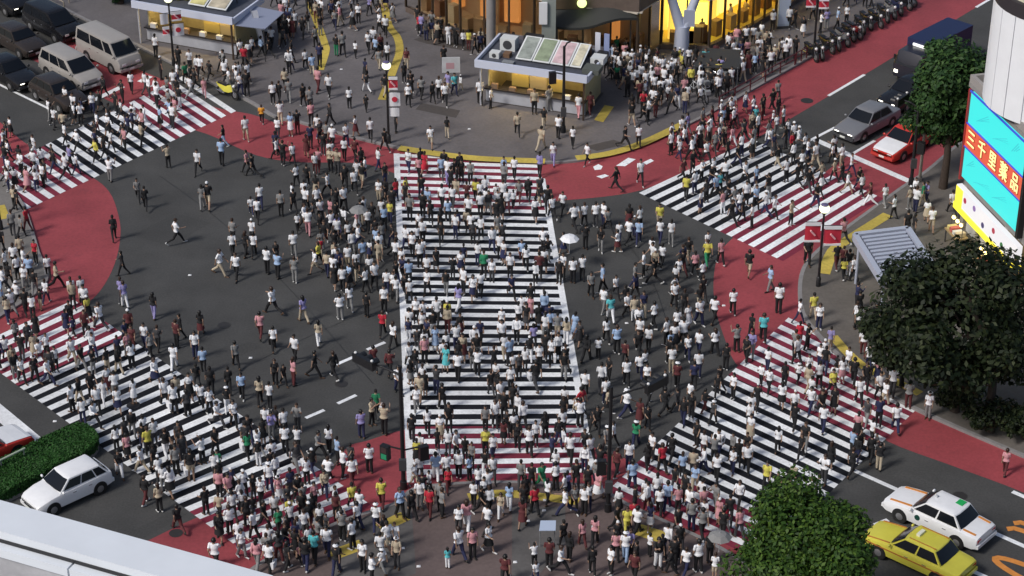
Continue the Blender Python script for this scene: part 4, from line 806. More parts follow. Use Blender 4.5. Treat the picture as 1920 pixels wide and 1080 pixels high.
for i, (a, b, w, d2, h) in enumerate(((1.6, -1.6, .8, .7, .7), (3.0, -1.1, .9, .8, .9), (4.3, -1.0, 1.0, .7, .7), (5.6, -1.2, .9, .9, .8))):
    tt = thing('roof_machine', f'dark ventilation machine on the shop roof, {ORD[i]} from the far end', 'machine', s0 + sp(a, b, 8.36), math.atan2(ds.y, ds.x), 'machines on the shop roof')
    mb = MB(); mb.box(-w / 2, w / 2, -d2 / 2, d2 / 2, 0, h); mb.build('casing', DGREY, tt); mb = MB(); mb.tube((0, 0, h), (0, 0, h + .06), min(w, d2) * .38, n=14); mb.build('fan_grille', GREY, tt)
    mb = MB(); mb.tube((w / 2, 0, h * .4), (w / 2 + .5, 0, h * .4), .05); mb.build('pipe', LGREY, tt)

# ------------------------------------------------------------------ station-side building at the top: glazed lit fronts, columns, curved awning
WARM = mat('warm_lit', (.5, .35, .12), .5, emit=(1.0, .66, .16), estr=1.3); WARM2 = mat('yellow_lit', (.6, .5, .1), .5, emit=(.98, .8, .14), estr=1.3); ORNG = mat('orange_lit', (.4, .2, .08), .5, emit=(.62, .24, .06), estr=.5)
F = [(760, 22), (862, 70), (1000, 92), (1040, 108), (1195, 122), (1240, 92), (1330, 96), (1412, 56), (1520, -8)]
bd = thing('lit_storefront', 'lit glass storefront building along the top of the plaza', 'building', G(1040, 108, PZ)); bo_ = bd.location.copy()
W_ = mat('storefront_wall', (.12, .09, .075), .7, noise=.15, scale=2); MULL = mat('mullion_bronze', (.05, .035, .025), .4); HF = 7.5
def gl(m, e=None): return m
PANE = bpy.data.materials.new('storefront_glass'); PANE.use_nodes = True; pb_ = PANE.node_tree.nodes['Principled BSDF']; pb_.inputs['Roughness'].default_value = .03; pb_.inputs['Transmission Weight'].default_value = 1.0; pb_.inputs['IOR'].default_value = 1.05; pb_.inputs['Base Color'].default_value = (.9, .88, .84, 1)
gF = [G(x, y, PZ) - bo_ for x, y in F]
inn = []
for i, (p, q) in enumerate(zip(gF, gF[1:])):
    d2 = (q - p).normalized(); n2 = Vector((-d2.y, d2.x, 0)); n2 = n2 if n2.y > 0 else -n2
    Ls = (q - p).length; k = max(1, round(Ls / 1.5)); opaque = i in (1,)
    base = .35; 
    def W3(a, b, z): v = p + d2 * a + n2 * b; return Vector((v.x, v.y, z))
    def wbox(a0, a1, b0, b1, z0, z1): 
        mb = MB(); mb.add([W3(a0, b0, z0), W3(a1, b0, z0), W3(a1, b1, z0), W3(a0, b1, z0), W3(a0, b0, z1), W3(a1, b0, z1), W3(a1, b1, z1), W3(a0, b1, z1)], [(0, 3, 2, 1), (4, 5, 6, 7), (0, 1, 5, 4), (1, 2, 6, 5), (2, 3, 7, 6), (3, 0, 4, 7)]); return mb
    wbox(0, Ls, .02, .3, 0, base).build('plinth', W_, bd)
    wbox(0, Ls, .02, .4, 3.4, HF).build('wall', W_, bd)
    for j in range(k + 1): wbox(Ls * j / k - .05, Ls * j / k + .05, 0, .14, base, 3.4).build('mullion', MULL, bd)
    for j in range(k): wbox(Ls * j / k + .05, Ls * (j + 1) / k - .05, .05, .07, base, 3.4).build('pane', PANE, bd)
    lit = [ORNG, ORNG, W_, ORNG, ORNG, WARM2, WARM2, WARM, W_][i]
    wbox(-.3, Ls + .3, 3.0, 3.1, 0, 3.4).build('back_wall', mat('shop_back', (.4, .28, .16), .8) if i not in (5, 6, 7) else mat('lit_back_wall', (.6, .4, .1), .6, emit=(1, .6, .1), estr=.7), bd)
    wbox(0, Ls, .3, 3.0, 0, .04).build('shop_floor', mat('shop_floor', (.4, .3, .18), .5) if i not in (5, 6, 7) else mat('yellow_floor', (.75, .6, .12), .5), bd)
    for j in range(k):
        a = Ls * (j + .5) / k
        if lit in (WARM, WARM2) or rnd.random() < .45:
            hh = rnd.uniform(.5, 1.0); wbox(a - .5, a + .5, 2.6, 2.95, .4, .4 + 2.6 * hh).build('lit_display', lit if lit is not W_ else WARM, bd)
        wbox(a - .3, a + .3, 1.0, 1.5, .04, rnd.uniform(.7, 1.3)).build('display_counter', mat(f'counter{rnd.randint(0, 3)}', [(.3, .2, .1), (.16, .08, .04), (.4, .32, .2), (.1, .07, .06)][j % 4], .7), bd)
        wbox(a - .35, a + .35, 1.2, 1.35, 3.25, 3.33).build('ceiling_lamp', mat('ceiling_lamp', (.9, .85, .7), .4, emit=(1, .75, .4), estr=4.0) if i not in (5, 6, 7) else mat('bright_ceiling_lamp', (.9, .85, .6), .4, emit=(1, .8, .3), estr=14.0), bd)
    wbox(-.2, Ls + .2, .0, 3.1, 3.41, 3.5).build('ceiling', mat('shop_ceiling', (.5, .45, .38), .8), bd)
cw_ = thing('round_column', 'grey round column standing before the orange shop', 'column', G(921, 108, PZ))
mb = MB(); mb.tube((0, 0, 0), (0, 0, .25), .42, n=18); mb.build('base', PAVE_LT, cw_); mb = MB(); mb.tube((0, 0, .25), (0, 0, 7), .3, n=20); mb.build('shaft', mat('column_grey', (.25, .24, .24), .7, noise=.1, scale=2), cw_, smooth=40)
cw_ = thing('square_column', 'pale green-grey square column carrying a white sign box', 'column', G(1028, 130, PZ))
mb = MB(); mb.box(-.42, .42, -.4, .4, 0, 7); mb.build('shaft', mat('column_green_grey', (.28, .31, .29), .6, noise=.08, scale=2), cw_); mb = MB(); mb.box(-.6, -.1, -.55, -.41, 3.2, 4.6); mb.build('sign_box', WHITE, cw_); mb = MB(); mb.box(-.5, .5, -.48, .48, 0, .3); mb.build('base', PAVE_LT, cw_)
yc = thing('forked_column', 'white forked column in front of the bright yellow shop', 'column', G(1277, 100, PZ))
YW = mat('column_white', (.5, .54, .66), .5)
mb = MB(); mb.path([(0, 0, 0), (0, 0, 1.2), (.02, 0, 1.9)], [.5, .46, .44], 16); mb.build('stem', YW, yc, smooth=40)
mb = MB(); mb.path([(-.1, 0, 1.75), (-.55, .1, 3.1), (-1.3, .3, 5.5)], [.36, .3, .28], 14); mb.build('branch', YW, yc, smooth=40)
mb = MB(); mb.path([(.16, 0, 1.75), (.6, .1, 3.1), (1.4, .3, 5.5)], [.34, .28, .26], 14); mb.build('branch', YW, yc, smooth=40)
mb = MB(); mb.box(.05, .75, -.28, -.2, 1.9, 3.0); mb.build('notice', mat('notice_blue_grey', (.4, .43, .55), .6), yc)
aw = thing('curved_awning', 'dark wavy-edged awning over the lit glass front', 'awning', G(1110, 112, PZ)); n = 14; mb = MB(); vs = []
for i in range(n + 1):
    x = -2.6 + 5.4 * i / n; yy = -1.1 - .35 * math.sin((i / n) * math.pi * 1.3); zz = 2.55 + .55 / (1 + math.exp(-(x - .3) * 2.2)) + .1 * (x > 1.6) * -(x - 1.6)
    for dy, dz in ((yy, zz), (.3, zz + .9), (.3, zz + 1.0), (yy, zz + .16)): vs.append((x, dy, dz))
mb.add(vs, [(i * 4 + j, i * 4 + (j + 1) % 4, i * 4 + 4 + (j + 1) % 4, i * 4 + 4 + j) for i in range(n) for j in range(4)] + [(0, 1, 2, 3), (n * 4 + 3, n * 4 + 2, n * 4 + 1, n * 4)]); mb.build('hood', mat('awning_dark', (.03, .032, .03), .6), aw, smooth=30)
mb = MB(); mb.box(-2.5, 2.6, -.1, .28, 3.4, 6); mb.build('backing', mat('awning_glass_brown', (.12, .09, .06), .25), aw)
mb = MB(); mb.ball((-.7, -.35, 3.9), .3, .15, .3, 12, 8); mb.build('round_lamp', mat('round_lamp', (.7, .8, .4), .4, emit=(.8, 1, .35), estr=1.0), aw, smooth=60)
for i, x in enumerate((-2.2, 2.3)): mb = MB(); mb.tube((x, -.6, 0), (x, -.6, 2.75 + .5 * i), .05); mb.build('post', DGREY, aw)

# ------------------------------------------------------------------ trees
def tree(label, base, h, crown_c, crown_r, nleaf, size, m, seed, z=PZ, fill=.33):
    rg = np.random.default_rng(seed); rr = random.Random(seed)
    t = thing('street_tree', label, 'tree', base, 0, 'street trees')
    bark = mat('bark', (.045, .032, .025), .9, noise=.3, scale=9); cc = Vector(crown_c)
    mb = MB(); mb.path([(0, 0, 0), (.05, .02, h * .2), (.0, .06, h * .4), (cc.x * .6, cc.y * .6, h * .62), (cc.x, cc.y, h * .85)], [.26, .2, .17, .12, .04], 9); mb.build('trunk', bark, t, smooth=50)
    clumps = []
    for i in range(30):
        v = Vector(rg.normal(0, 1, 3)).normalized(); rad = rr.uniform(.45, .98)
        p = cc + Vector((v.x * crown_r[0], v.y * crown_r[1], v.z * crown_r[2])) * rad
        clumps.append((p, rr.uniform(.2, .42) * min(crown_r)))
    for i in range(9):
        p = clumps[i * 3][0]; s = Vector((cc.x * .4, cc.y * .4, h * rr.uniform(.32, .55))); md = s.lerp(p, .55) + Vector((0, 0, .25))
        mb = MB(); mb.path([s, md, p], [.075, .05, .02], 6); mb.build('limb', bark, t, smooth=50)
    pts, nr = [], []
    per = nleaf // len(clumps)
    for p, r in clumps:
        v = rg.normal(0, 1, (per, 3)); v /= np.linalg.norm(v, axis=1, keepdims=True); ra = rg.uniform(.35, 1.05, per) ** .6
        q = np.array(p) + v * (r * ra)[:, None] * np.array([1.15, 1.15, .85]); pts.append(q); out = v + np.array([0, 0, .7]); nr.append(out)
    v = rg.normal(0, 1, (int(nleaf * fill), 3)); v /= np.linalg.norm(v, axis=1, keepdims=True)
    q = np.array(cc) + v * np.array(crown_r) * (rg.uniform(.3, 1, len(v)) ** .5)[:, None] * .93; pts.append(q); nr.append(v + np.array([0, 0, .5]))
    leaves('crown', np.concatenate(pts), np.concatenate(nr), size, m, t, rg)
    return t
LM_G = leaf_mat('green_leaf', [(.012, .034, .005), (.026, .066, .008), (.07, .125, .016)]); LM_D = leaf_mat('dark_leaf', [(.004, .009, .003), (.008, .016, .004), (.03, .04, .013)]); LM_M = leaf_mat('mid_leaf', [(.012, .035, .01), (.022, .06, .014), (.05, .1, .025)])
bs = G(1530, 1215, PZ); tc_ = G(1508, 1022, 5.2) - bs; tree('leafy bright green tree at the bottom edge beside the yellow taxi', bs, 7.4, (tc_.x, tc_.y, 5.1), (2.55, 2.4, 2.3), 20000, .11, LM_G, 11)
bs = G(1850, 796, PZ); tc_ = G(1792, 592, 5.3) - bs; tree('large dark tree in front of the corner shop', bs, 8.9, (tc_.x, tc_.y, 5.2), (4.2, 3.7, 3.7), 14500, .16, LM_D, 23, fill=.28)
for x, y, r_, lb in ((1790, 770, 1.0, 'dark shrub under the large dark tree, nearest the crossing'), (1856, 808, 1.3, 'dark shrub at the foot of the large dark tree'), (1925, 822, 1.2, 'dark shrub at the picture edge under the large dark tree')):
    o = tree(lb, G(x, y, PZ), 1.6, (0, 0, .95), (r_, r_ * .9, .75), 1800, .1, LM_D, int(x)); o.name = 'shrub'; o['category'] = 'shrub'; o['group'] = 'shrubs under the dark tree'
bs = G(1768, 352, PZ); tc_ = G(1783, 172, 5.4) - bs; tree('tall narrow tree by the red taxi, partly hiding the blue truck', bs, 8.6, (tc_.x, tc_.y, 5.3), (2.3, 2.1, 3.5), 14000, .15, LM_M, 31)
bs = G(226, 6, PZ); tree('low dark green shrub behind the first kiosk', bs, 1.8, (0, 0, 1.1), (1.5, 1.1, .8), 3000, .1, leaf_mat('shrub_leaf', [(.01, .03, .008), (.015, .05, .012), (.03, .08, .02)]), 37)

from mathutils import noise as mnoise
# ------------------------------------------------------------------ people: posed bodies (one continuous surface each), clothes as shells over them
def body_parts(pose):
    """bones as (kind, a, b, r0, r1) with a and b in metres, facing +Y, and the blobs that fill the trunk"""
    fem = pose.get('fem', 0); sh = .165 if not fem else .148; hipx = .085
    bones, blobs = [], []
    zh = .9
    for s, (a, k) in zip((-1, 1), pose['legs']):
        a, k = R(a), R(k); h = Vector((s * hipx, 0, zh)); kn = h + Vector((s * .01, math.sin(a), -math.cos(a))) * .42
        an = kn + Vector((0, math.sin(a - k), -math.cos(a - k))) * .41; fp = -max(0.0, k - a) * .75
        toe = an + Vector((s * .02, math.cos(fp) * .17, math.sin(fp) * .17 - .035)); heel = an + Vector((0, -.045, -.03))
        bones += [('thigh', h, kn, .083 if not fem else .086, .056), ('shin', kn, an, .057, .035), ('foot', heel, toe, .037, .03)]
    sz = 1.385
    hands = []
    for s, (a, e, ab) in zip((-1, 1), pose['arms']):
        a, e, ab = R(a), R(e), R(ab); S_ = Vector((s * sh, 0, sz))
        d1 = Vector((s * math.sin(ab), math.sin(a) * math.cos(ab), -math.cos(a) * math.cos(ab))); el = S_ + d1 * .275
        d2 = Vector((s * math.sin(ab) * .6 - s * .25 * math.sin(e), math.sin(a + e), -math.cos(a + e))).normalized(); wr = el + d2 * .24
        bones += [('upperarm', S_, el, .047 if not fem else .041, .038), ('forearm', el, wr, .037, .026)]
        side = Vector((0, 1, 0)) if abs(d2.y) < .8 else Vector((0, 0, 1)); nrm = Vector((-s, 0, 0)); wd = d2.cross(nrm).normalized()
        if wd.dot(side) < 0: wd = -wd
        pm = wr + d2 * .085; bones.append(('hand', wr, pm, .028, .032))
        for q, (o, l) in enumerate(((.028, .068), (.010, .076), (-.009, .072), (-.027, .056))):
            b0 = pm + wd * o; b1 = b0 + (d2 + nrm * .25).normalized() * l * .55; b2 = b1 + (d2 + nrm * .8).normalized() * l * .45
            bones += [('hand', b0, b1, .0105, .010), ('hand', b1, b2, .010, .009)]
        tb = wr + d2 * .03 + wd * .026; bones.append(('hand', tb, tb + (d2 * .7 + wd * .6 + nrm * .3).normalized() * .055, .0125, .0105)); hands.append(pm + d2 * .03)
    lean = pose.get('lean', 0)
    hw = .15 if not fem else .158; ww = .128 if not fem else .108; cw = .158 if not fem else .135
    blobs += [('torso', Vector((0, -.005, .93)), (hw, .107, .125)), ('torso', Vector((0, 0, 1.06)), (ww, .09, .16)), ('torso', Vector((0, .0, 1.24)), (cw, .103, .2)), ('torso', Vector((0, -.01, 1.37)), (sh * .93, .068, .065))]
    if fem: blobs += [('torso', Vector((s * .06, .07, 1.25)), (.058, .05, .055)) for s in (-1, 1)]
    bones.append(('neck', Vector((0, -.01, 1.38)), Vector((0, .01, 1.5)), .054, .05))
    blobs += [('head', Vector((0, .012, 1.595)), (.074, .092, .108)), ('head', Vector((0, .035, 1.535)), (.052, .062, .055)), ('head', Vector((0, .105, 1.578)), (.011, .016, .02)), ('head', Vector((.075, 0, 1.585)), (.012, .018, .028)), ('head', Vector((-.075, 0, 1.585)), (.012, .018, .028))]
    return bones, blobs, hands
def remesh(mb, vox, dec, it=2):
    me = mb.mesh('tmp'); o = bpy.data.objects.new('tmp', me); COL.objects.link(o)
    m = o.modifiers.new('r', 'REMESH'); m.mode = 'VOXEL'; m.voxel_size = vox
    if it: m = o.modifiers.new('s', 'SMOOTH'); m.factor = .5; m.iterations = it
    m = o.modifiers.new('d', 'DECIMATE'); m.ratio = dec
    dg = bpy.context.evaluated_depsgraph_get(); out = bpy.data.meshes.new_from_object(o.evaluated_get(dg)); bpy.data.objects.remove(o)
    nv = len(out.vertices); V = np.empty(nv * 3); out.vertices.foreach_get('co', V); N = np.empty(nv * 3); out.vertices.foreach_get('normal', N)
    T = [tuple(p.vertices) for p in out.polygons]; bpy.data.meshes.remove(out)
    return V.reshape(-1, 3), N.reshape(-1, 3), T
def classify(V, bones, blobs):
    n = len(V); best = np.full(n, 1e9); lab = np.empty(n, object); tt = np.zeros(n)
    for k, a, b, r0, r1 in bones:
        a_, b_ = np.array(a), np.array(b); d = b_ - a_; t = np.clip(((V - a_) @ d) / (d @ d), 0, 1)
        q = np.linalg.norm(V - (a_ + t[:, None] * d), axis=1) - (r0 + (r1 - r0) * t); w = q < best; best[w] = q[w]; lab[w] = k; tt[w] = t[w]
    for k, c, r in blobs:
        q = (np.linalg.norm((V - np.array(c)) / np.array(r), axis=1) - 1) * min(r); w = q < best; best[w] = q[w]; lab[w] = k
    return lab, tt
def submesh(V, N, T, mask, offs):
    keep = [t for t in T if all(mask[i] for i in t)]
    idx = sorted({i for t in keep for i in t}); mp = {j: i for i, j in enumerate(idx)}
    return [tuple(V[i] + N[i] * offs[i]) for i in idx], [tuple(mp[i] for i in t) for t in keep]
WAIST = 1.0
def regions(V, lab, tt):
    z = V[:, 2]; y = V[:, 1]; x = V[:, 0]
    tor = (lab == 'torso'); ua = lab == 'upperarm'; fa = lab == 'forearm'; th = lab == 'thigh'; sn = lab == 'shin'; ft = lab == 'foot'; hd_ = lab == 'head'; nk = lab == 'neck'
    r = {}
    r['shirt_short'] = (tor & (z > WAIST - .09)) | (ua & (tt < .72)) | (nk & (z < 1.42)) | (th & (z > WAIST - .09))
    r['shirt_long'] = (tor & (z > WAIST - .09)) | ua | (fa & (tt < .93)) | (nk & (z < 1.43)) | (th & (z > WAIST - .09))
    r['trousers'] = (tor & (z < WAIST + .03)) | th | (sn & (tt < .97))
    r['shorts'] = (tor & (z < WAIST + .03)) | (th & (tt < .9))
    r['shoes'] = ft | (sn & (tt > .985)); r['shoe_a'] = r['shoes'] & (x < 0); r['shoe_b'] = r['shoes'] & (x > 0)
    r['hair_short'] = hd_ & ((z > 1.622) | ((y < .03) & (z > 1.52)) | ((y < .06) & (z > 1.585) & (abs(x) > .05)))
    r['hair_long'] = r['hair_short'] | (nk & (y < 0) & (z > 1.43))
    return r
POSES = {
 'stand': dict(legs=[(2, 2), (-3, 3)], arms=[(2, 10, 8), (-2, 12, 8)], v='standing'),
 'stride': dict(legs=[(27, 6), (-22, 22)], arms=[(-24, 14, 6), (24, 24, 6)], v='walking'),
 'stride2': dict(legs=[(-24, 26), (24, 4)], arms=[(22, 22, 7), (-22, 12, 7)], v='walking'),
 'stroll': dict(legs=[(14, 4), (-13, 14)], arms=[(-10, 14, 8), (14, 70, 6)], v='walking'),
 'phone': dict(legs=[(4, 4), (-6, 6)], arms=[(4, 12, 9), (34, 98, 6)], v='standing'),
 'talk': dict(legs=[(5, 3), (-2, 6)], arms=[(14, 55, 12), (6, 40, 10)], v='standing'),
 'lookup': dict(legs=[(3, 2), (-5, 8)], arms=[(40, 95, 14), (42, 100, 14)], v='standing'),
 'hurry': dict(legs=[(34, 12), (-26, 40)], arms=[(-30, 40, 8), (32, 60, 8)], v='walking'),
 'fbag': dict(legs=[(12, 4), (-11, 14)], arms=[(8, 85, 10), (-8, 14, 8)], fem=1, v='walking'),
 'fstand': dict(legs=[(2, 2), (-3, 5)], arms=[(6, 20, 8), (-2, 12, 8)], fem=1, v='standing'),
 'fstride': dict(legs=[(20, 5), (-17, 20)], arms=[(-16, 14, 7), (14, 60, 6)], fem=1, v='walking'),
 'fstride2': dict(legs=[(-16, 18), (18, 4)], arms=[(16, 40, 7), (-14, 12, 7)], fem=1, v='walking'),
}
PD = {}
EYE = mat('eye', (.02, .015, .015), .4); LIP = mat('lip', (.3, .12, .1), .6)
for pn, pose in POSES.items():
    bones, blobs, hands = body_parts(pose)
    mb = MB()
    for k, a, b, r0, r1 in bones: mb.tube(a, b, r0, r1, 10); mb.ball(a, r0, nu=10, nv=6); mb.ball(b, r1, nu=10, nv=6)
    for k, c, r in blobs: mb.ball(c, *r, nu=14, nv=10)
    V, N, T = remesh(mb, .0105, .3)
    zmin = V[:, 2].min()
    lab, tt = classify(V, bones, blobs); reg = regions(V, lab, tt)
    sh_ = np.array([0, 0, -zmin])
    d = {'meshes': {}, 'v': pose['v'], 'fem': pose.get('fem', 0), 'hands': [h + Vector((0, 0, -zmin)) for h in hands]}
    m = MB(); m.add(V + sh_, T); me = m.mesh('person_body', 60)
    for q in (None, EYE, LIP): me.materials.append(q)
    mi = np.zeros(len(me.polygons), np.int32)
    for i, p in enumerate(me.polygons):
        c = p.center
        if c.y > .07 and abs(abs(c.x) - .03) < .013 and abs(c.z + zmin - 1.6) < .01: mi[i] = 1
        elif c.y > .07 and abs(c.x) < .022 and abs(c.z + zmin - 1.533) < .008: mi[i] = 2
    me.polygons.foreach_set('material_index', mi); d['meshes']['body'] = me
    for g, o in (('shirt_short', .02), ('shirt_long', .019), ('trousers', .016), ('shorts', .024), ('shoe_a', .008), ('shoe_b', .008), ('hair_short', .024), ('hair_long', .027)):
        off_ = np.full(len(V), o)
        if g.startswith('shirt'): off_ += np.clip((1.1 - V[:, 2]) * .12, 0, .03)
        if g == 'trousers': off_ += np.where(lab == 'shin', tt * .014, 0)
        vs, fs = submesh(V + sh_, N, T, reg[g], off_); m = MB(); m.add(vs, fs)
        if g == 'hair_long': m.ball((0, -.07, 1.5 - zmin), .078, .042, .15, 12, 8)
        me = m.mesh(g, 60); me.materials.append(None); d['meshes'][g] = me
    # skirt, cap, as modelled pieces following the stride
    st_ = max(abs(math.sin(R(a))) for a, k in pose['legs'])
    m = MB(); rings = [(WAIST + .06, .135, .1), (.92, .175, .135), (.72, .2, .15 + .1 * st_), (.5, .225, .17 + .27 * st_)]; vs = []
    for z, rx, ry in rings:
        for i in range(16): a = 2 * math.pi * i / 16; f = 1 + .04 * math.sin(a * 5) * (z < .8); vs.append((rx * math.cos(a) * f, ry * math.sin(a) * f, z - zmin))
    m.add(vs, [(j * 16 + i, j * 16 + (i + 1) % 16, j * 16 + 16 + (i + 1) % 16, j * 16 + 16 + i) for j in range(3) for i in range(16)]); me = m.mesh('skirt', 60); me.materials.append(None); d['meshes']['skirt'] = me; d['skirt_raw'] = (vs, m.f)
    m = MB(); m.ball((0, .0, 1.655 - zmin), .093, .108, .062, 14, 8); m.tube((0, .0, 1.628 - zmin), (0, 0, 1.64 - zmin), .135, .125, 16); me = m.mesh('hat', 60); me.materials.append(None); d['meshes']['hat'] = me
    # coarse version for the far crowd
    mb2 = MB()
    for k, a, b, r0, r1 in bones:
        if k == 'hand' and r0 < .02: continue
        g = .012 if k in ('upperarm', 'thigh', 'shin') else 0
        mb2.tube(a, b, r0 + g, r1 + g, 7); mb2.ball(a, r0 + g, nu=7, nv=5); mb2.ball(b, r1 + g, nu=7, nv=5)
    for k, c, r in blobs[:6] + [q for q in blobs if q[0] == 'head'][:2]: mb2.ball(c, *(x_ + .015 for x_ in r), nu=10, nv=7)
    V, N, T = remesh(mb2, .026, .38, 1); lab, tt = classify(V, bones, blobs); reg = regions(V, lab, tt)
    d['low'] = (V + np.array([0, 0, -V[:, 2].min()]), np.array([t if len(t) == 3 else t[:3] for t in T] + [(t[0], t[2], t[3]) for t in T if len(t) == 4]), reg); PD[pn] = d
CLO = {'w': ('white', (.79, .8, .83)), 'k': ('black', (.01, .01, .012)), 'g': ('grey', (.22, .22, .22)), 'b': ('pale blue', (.34, .47, .68)), 'n': ('navy', (.018, .022, .07)), 'r': ('red', (.45, .02, .04)), 'p': ('pink', (.58, .28, .31)), 'y': ('yellow', (.62, .56, .1)),
       'G': ('green', (.02, .22, .1)), 'e': ('beige', (.45, .38, .28)), 'o': ('orange', (.7, .32, .03)), 'v': ('lilac', (.3, .27, .52)), 't': ('maroon', (.1, .022, .025)), 'c': ('turquoise', (.1, .48, .52)), 'd': ('dark grey', (.045, .045, .05))}
CM = {k: mat('cloth_' + v[0].replace(' ', '_'), v[1], .85, noise=.1, scale=20) for k, v in CLO.items()}
SKIN = [mat('skin_light', (.36, .23, .16), .6), mat('skin_mid', (.29, .18, .125), .6)]; HAIR = [mat('hair_black', (.006, .005, .005), .5), mat('hair_brown', (.03, .014, .008), .5)]
SHOE = [mat('shoe_black', (.01, .01, .01), .5), mat('shoe_white', (.6, .6, .6), .6), mat('shoe_brown', (.08, .04, .02), .5)]

